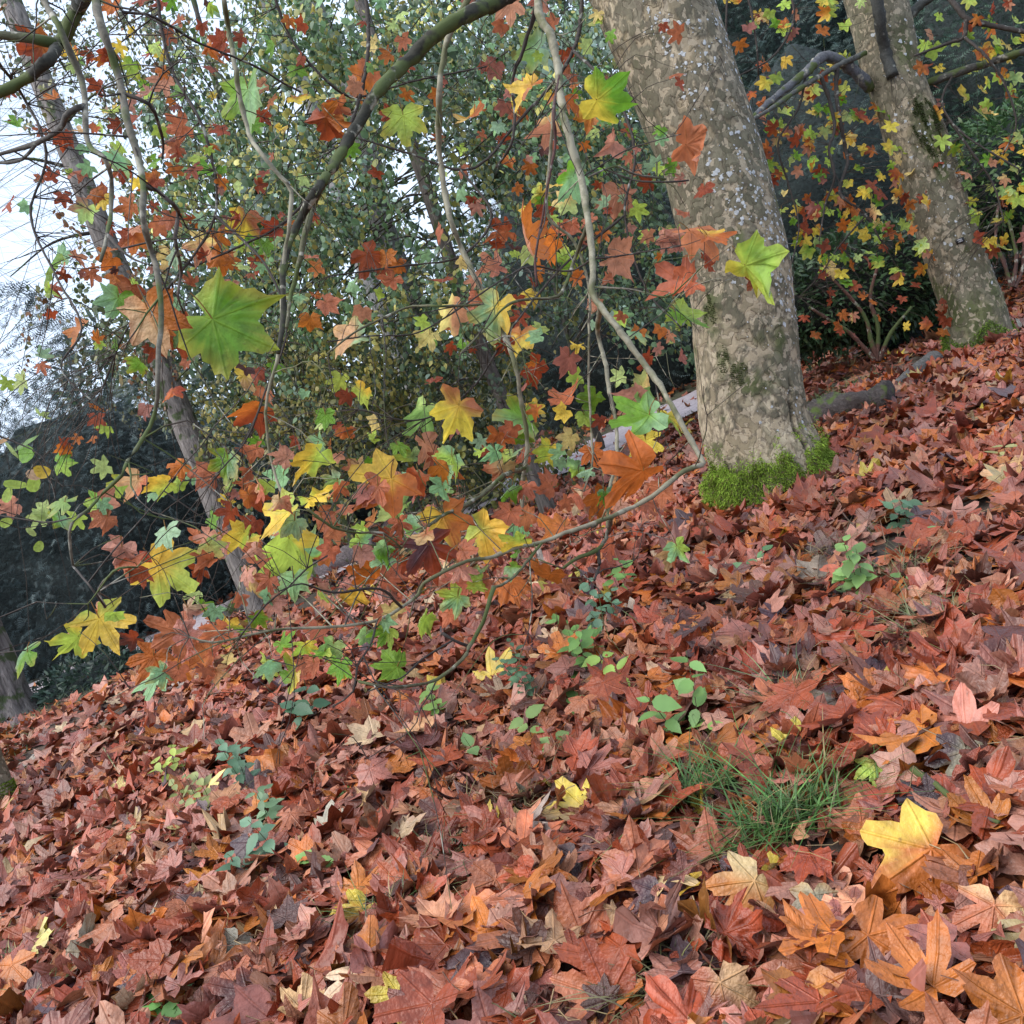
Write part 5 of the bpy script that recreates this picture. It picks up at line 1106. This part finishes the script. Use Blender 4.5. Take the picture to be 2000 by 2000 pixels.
stick('dark thick fallen twig lying right of the green grass tuft', [(1790, 1545), (1850, 1590), (1905, 1640), (1970, 1670)], 15, (.09, .06, .055))
stick('long pale thin stalk lying across the litter left of the grass', [(1000, 1680), (1090, 1610), (1200, 1555), (1310, 1525)], 5, (.32, .24, .14))
stick('thin pale stalk standing in the litter at the left', [(208, 1475), (245, 1535), (287, 1590)], 3, (.30, .22, .12))
stick('thin brown stalk on the litter below the moss', [(1630, 985), (1655, 1030), (1685, 1068)], 4, (.10, .06, .045))
stick('pale straw stalk right of the nettle seedling', [(1775, 1090), (1840, 1150), (1900, 1200)], 4, (.28, .22, .14))

# ------------------------------------------------------------------ the fallen leaves that show largest
def fallen(px, py, wpx, tipdeg, code, label, tiltup=.35, curl=.3, variant=None, group=None, lift=.10, mdir=None):
    g = ghit(px, py); g = g + np.array([0, 0, lift]); d = proj(g)[2]; pos = P(px, py, d - .09)
    nrm = np.array([0, 0, 1.]) * (1 - tiltup) + ZIn * tiltup + rng.normal(0, .06, 3)
    a = R(tipdeg); t = XIn * math.cos(a) + YIn * math.sin(a)
    nrm /= np.linalg.norm(nrm); t = t - ZIn * ((t @ nrm) / (ZIn @ nrm))        # lie in the leaf's own plane
    o = one_leaf('fallen_leaf', M_LITTER, None, pos, t, nrm, wpx * d / FPX / 1.35, code, curl, variant, mdir=mdir, moff=.28)
    return tag(o, label, 'leaf', group)
for i_, (a_, b_, c_, d_, e_, f_, g_, h_, k_) in enumerate(FALLEN): fallen(a_, b_, c_, d_, e_, f_, g_, h_, k_, mdir=180 if i_ == 0 else None)
# 268 more of the nearest ones, alike within their colour
CLS = [('R', 'russet-brown fallen plane leaf on top of the nearest litter', 'russet leaves in the near litter', .36), ('K', 'pinkish-brown fallen plane leaf on top of the nearest litter', 'pinkish-brown leaves in the near litter', .24),
       ('O', 'orange-brown fallen plane leaf on top of the nearest litter', 'orange-brown leaves in the near litter', .17), ('D', 'dark brown fallen plane leaf on top of the nearest litter', 'dark brown leaves in the near litter', .10),
       ('U', 'dull purple-brown fallen plane leaf on top of the nearest litter', 'purple-brown leaves in the near litter', .06), ('T', 'pale tan fallen plane leaf on top of the nearest litter', 'tan leaves in the near litter', .035)]
cp = np.array([c[3] for c in CLS]); cp /= cp.sum(); n = 0
while n < 268:
    y = 1.55 + 2.6 * random.random() ** 1.2; x = random.uniform(-.75, .75) * (y + .4); z = gz(x, y)
    u, v, d = proj(np.array([x, y, z + .06]))
    if not (-20 < u < 2020 and v < 2020): continue
    if any(math.hypot(u - sx, (v - sy) * 1.3) < sw * .62 for sx, sy, sw in SPECIAL): continue
    c = CLS[rng.choice(len(CLS), p=cp)]; th = random.uniform(0, 6.28)
    nr = np.array([random.gauss(0, .28), random.gauss(-.1, .28), 1.0]) * (1 if random.random() < .65 else -1)
    o = one_leaf('fallen_leaf', M_LITTER, None, (x, y, z + random.uniform(.055, .10)), (math.cos(th), math.sin(th), 0), nr, random.uniform(.085, .15), c[0], abs(random.gauss(.55, .35)))
    tag(o, c[1], 'leaf', c[2]); n += 1

# ------------------------------------------------------------------ grass
def blades(P0, L, wd, colr, lean=.85, bend=.9):
    n = len(P0); th = rng.uniform(0, 6.28, n); d = np.c_[np.cos(th), np.sin(th)] * (lean * np.abs(rng.normal(0.6, .5, n)))[:, None]
    l = L * rng.uniform(.45, 1.25, n); sd = np.c_[-np.sin(th), np.cos(th), np.zeros(n)] * (wd * rng.uniform(.7, 1.3, n))[:, None]
    V = []
    for s in (0, .35, .7, 1):
        q = P0 + np.c_[d * (l * s * (1 + bend * s))[:, None], l * s * (1 - .38 * bend * s)]
        V += [q - sd * (1 - s * .9), q + sd * (1 - s * .9)]
    V = np.stack(V, 1); F = np.array([[0, 1, 3], [0, 3, 2], [2, 3, 5], [2, 5, 4], [4, 5, 7], [4, 7, 6]])
    return V.reshape(-1, 3), (F[None] + (np.arange(n) * 8)[:, None, None]).reshape(-1, 3), np.repeat(np.array(colr) * np.exp(rng.normal(0, .3, (n, 1))) * np.exp(rng.normal(0, .08, (n, 3))), 8, 0)
def tuft(px, py, label, n=140, L=.16, rad=.10, colr=(.075, .15, .04), wd=.0034, squash=.6):
    g = ghit(px, py); q = g + np.c_[rng.normal(0, rad, n), rng.normal(0, rad * squash, n), np.zeros(n)]; q[:, 2] = gz(q[:, 0], q[:, 1]) + .02
    V, F, C = blades(q, L, wd, colr); dry = np.repeat(rng.random(n) < .14, 8); C[dry] = np.array((.26, .2, .09)) * C[dry].sum(1, keepdims=True) / sum(colr)
    o = build('grass_tuft', V, F, M_GRASS, col=C, origin=g); o['kind'] = 'stuff'; tag(o, label, 'grass')
tuft(1555, 1625, 'lush green grass tuft growing through the litter at the lower right', 260, .155, .075)
tuft(1375, 1565, 'green grass tuft left of the lush one', 150, .15, .06)
tuft(1450, 1655, 'short green grass below and between the two larger tufts', 110, .11, .07)
tuft(1860, 1235, 'dry olive grass tuft at the right among brown leaves', 160, .14, .09, (.15, .16, .07))
tuft(1760, 1150, 'thin straw-green grass beside the nettle seedling', 120, .17, .07, (.17, .17, .08))
tuft(870, 1715, 'dark grass tuft left of the purple-brown leaf', 120, .12, .06, (.07, .10, .04))
tuft(790, 1800, 'sparse grass behind the bright orange-yellow leaf', 130, .12, .08, (.10, .13, .05))
tuft(90, 1965, 'small grass tuft in the bottom left corner', 130, .10, .06, (.09, .14, .04))
tuft(50, 1900, 'short bright grass at the left edge near the bottom', 110, .10, .05, (.09, .16, .05))
tuft(405, 1630, 'dry mossy grass clump left of the seedlings', 150, .12, .05, (.15, .13, .05))
tuft(1310, 1950, 'dry grass at the bottom edge right of the centre', 110, .10, .06, (.16, .15, .07))
tuft(1545, 1395, 'thin grass spray beside the dull grey leaf', 90, .16, .04, (.10, .15, .07))
tuft(1640, 1090, 'wispy dry grass below the brown stalk', 120, .12, .09, (.17, .14, .08))
tuft(1010, 1600, 'straw-coloured grass left of the cream leaf', 110, .16, .08, (.20, .16, .08))
tuft(1610, 790, 'green grass tuft just behind the weathered log', 120, .16, .09, (.09, .14, .04), .004)
tuft(1685, 755, 'bright grass tuft beyond the weathered log', 110, .16, .10, (.14, .18, .05), .004)
tuft(215, 1650, 'brown-green moss clump among leaves at the left', 120, .07, .05, (.12, .11, .03))
# turf showing through at the far left and beside the path
xy = np.vstack([scatter(9000, 6.5, 12)]); k = (xy[:, 0] + .35 * (xy[:, 1] - 7.5) < -3.9 + .5 * vnoise(np.c_[xy, xy[:, 0] * 0], 3)); q1 = xy[k]
t_ = rng.integers(0, len(pc), 3600); q2 = pc[t_] + nn[t_] * rng.uniform(-1.5, -.4, (3600, 1)); q3 = np.array([ghit(930, 985)[:2]]) + rng.normal(0, 1, (900, 2)) * np.array([.6, .35])
q = np.vstack([q1, q2, q3]); q = np.c_[q, gz(q[:, 0], q[:, 1]) + .01]
V, F, C = blades(q, .10, .004, (.075, .105, .04))
tag(build('turf', V, F, M_GRASS, col=C), 'thin green turf beside the path and at the far left', 'grass', kind='stuff')

# ------------------------------------------------------------------ seedlings
hw = np.array([(0, 0), (.2, .10), (.30, .25), (.28, .32), (.33, .42), (.27, .52), (.28, .60), (.17, .76), (.14, .80), (0, 1.02)])
po = np.vstack([hw, hw[-2:0:-1] * np.array([-1, 1])]); npo = len(po)
PL = (np.vstack([[[0, .45, -.06]], np.c_[po, .10 * np.abs(po[:, 0]) - .12 * po[:, 1] ** 2]]), np.array([(0, 1 + i, 1 + (i + 1) % npo) for i in range(npo)]))
def seedling(px, py, hpx, label, colr, leaf=.05, npairs=4, nst=2, stemcol=(.09, .06, .04), name='seedling', lean=.12):
    g = ghit(px, py); D = proj(g)[2]; H = hpx * D / FPX * 1.3; leaf *= 1.5; colr = tuple(v * 1.2 for v in colr)
    root = thing(name, g, label, 'plant')
    for s in range(nst):
        off = np.array([random.gauss(0, .03), random.gauss(0, .03), .0]) * (s > 0); hh = H * (1 if s == 0 else random.uniform(.5, .9))
        top = g + off * 2.5 + np.array([random.gauss(0, lean) * hh, random.gauss(0, lean) * hh, hh]); c = spline([g + off - np.array([0, 0, .02]), (g + off + top) / 2 + np.array([random.gauss(0, .04) * hh, 0, 0]), top], .02)
        V, F = tube(c, np.linspace(.0022, .001, len(c)), 5); build('stem', V, F, M_BRANCH, root, col=np.array(stemcol), smooth=True)
        for i in range(npairs):
            q = c[int((.35 + .65 * (i + .5) / npairs) * (len(c) - 1))]; th0 = i * 1.57 + random.random()
            for th in (th0, th0 + np.pi):
                t = np.array([math.cos(th), math.sin(th), random.uniform(-.35, .25)]); nr = np.array([random.gauss(0, .25), random.gauss(-.35, .25), 1.0])
                sz = leaf * random.uniform(.65, 1.25); fr = frames(np.array([t]), np.array([nr]))
                V, F, C = instance_arrays(*PL, np.array([q + t * .006]), fr, np.array([sz]), np.array([np.array(colr) * random.uniform(.75, 1.25)]))
                build('leaf', V, F, M_SMALL, root, col=C, origin=q)
GR, BG_, YG = (.14, .26, .07), (.11, .20, .12), (.30, .36, .07)
SEED = [(1365, 1450, 150, 'round-leaved green seedling standing alone right of the centre', (.17, .30, .09), .055, 4, 2),
        (1395, 1465, 60, 'short yellow-green seedling at the foot of the round-leaved one', (.22, .34, .08), .05, 2, 2),
        (1690, 1185, 125, 'tall pale green nettle-like seedling at the right', (.18, .30, .09), .05, 5, 3),
        (1790, 1165, 55, 'low broad-leaved green plant right of the nettle-like seedling', (.16, .28, .08), .06, 2, 2),
        (1490, 1120, 55, 'small round-leaved sprout below the moss', (.13, .26, .11), .04, 1, 2),
        (1465, 1050, 30, 'tiny green sprout right under the moss', (.12, .24, .10), .03, 1, 1),
        (1440, 1130, 35, 'tiny pale sprout left of the round-leaved sprout', (.16, .27, .12), .035, 1, 1),
        (1050, 1375, 110, 'dark feathery green seedling in front of the centre', (.08, .15, .08), .028, 8, 3),
        (1160, 1330, 100, 'light green branching seedling right of the feathery one', GR, .045, 4, 3),
        (1210, 1350, 70, 'yellow-green seedling at the right of the branching one', (.22, .33, .07), .05, 3, 2),
        (1195, 1240, 85, 'blue-green bramble shoot above the branching seedling', BG_, .04, 5, 3),
        (1235, 1165, 75, 'thin green shoot standing above the bramble', GR, .04, 4, 2),
        (1140, 1400, 45, 'low whorled green sprout under the branching seedling', GR, .045, 2, 2),
        (1040, 1480, 75, 'low green sprout left of the cream leaf stalk', (.2, .3, .09), .045, 3, 2),
        (950, 1500, 55, 'green sprout in the middle of the litter left of the salmon leaf', (.16, .27, .10), .045, 2, 2),
        (870, 1410, 60, 'spreading bright green sprout under the dead branch', (.2, .32, .08), .045, 3, 3),
        (620, 1410, 70, 'dark green drooping broad leaves left of the dead branch', (.06, .13, .07), .08, 2, 2),
        (355, 1530, 70, 'bright yellow-green maple-like seedling at the left', YG, .05, 4, 3),
        (500, 1560, 110, 'blue-green many-leaved seedling at the left', BG_, .04, 6, 3),
        (540, 1640, 90, 'grey-green seedling below the many-leaved one', (.13, .21, .11), .038, 5, 3),
        (405, 1600, 90, 'thin yellow-green shoots above the dry clump at the left', (.24, .27, .09), .038, 4, 3),
        (560, 1700, 95, 'blue-green leaning seedling above the orange leaf', BG_, .048, 4, 2),
        (635, 1720, 50, 'fresh green sprout right of the leaning seedling', (.17, .31, .08), .055, 2, 1),
        (610, 1790, 40, 'crinkled green sprout below the fresh one', (.18, .30, .09), .05, 1, 2),
        (690, 1570, 50, 'thin two-leaved sprout in the left middle litter', (.13, .27, .08), .04, 1, 1),
        (875, 1650, 40, 'small green sprout beside the dark red leaf', (.12, .24, .11), .04, 1, 2),
        (335, 1995, 40, 'green sprout at the bottom edge left of the centre', (.12, .27, .07), .055, 2, 1),
        (1960, 910, 45, 'pale yellow-green sprout in the upper right litter', (.34, .33, .13), .05, 2, 2),
        (1840, 1075, 45, 'green sprout right of the tall nettle-like seedling', (.14, .25, .09), .045, 2, 2),
        (1770, 1040, 60, 'dark bramble shoot below the moss at the right', (.08, .15, .08), .035, 4, 3),
        (1100, 1250, 45, 'small bright bramble leaves under the plane branch', GR, .04, 2, 2)]
for px, py, hp, lb, cl, lf, npr, ns in SEED: seedling(px, py, hp, lb, cl, lf, npr, ns)
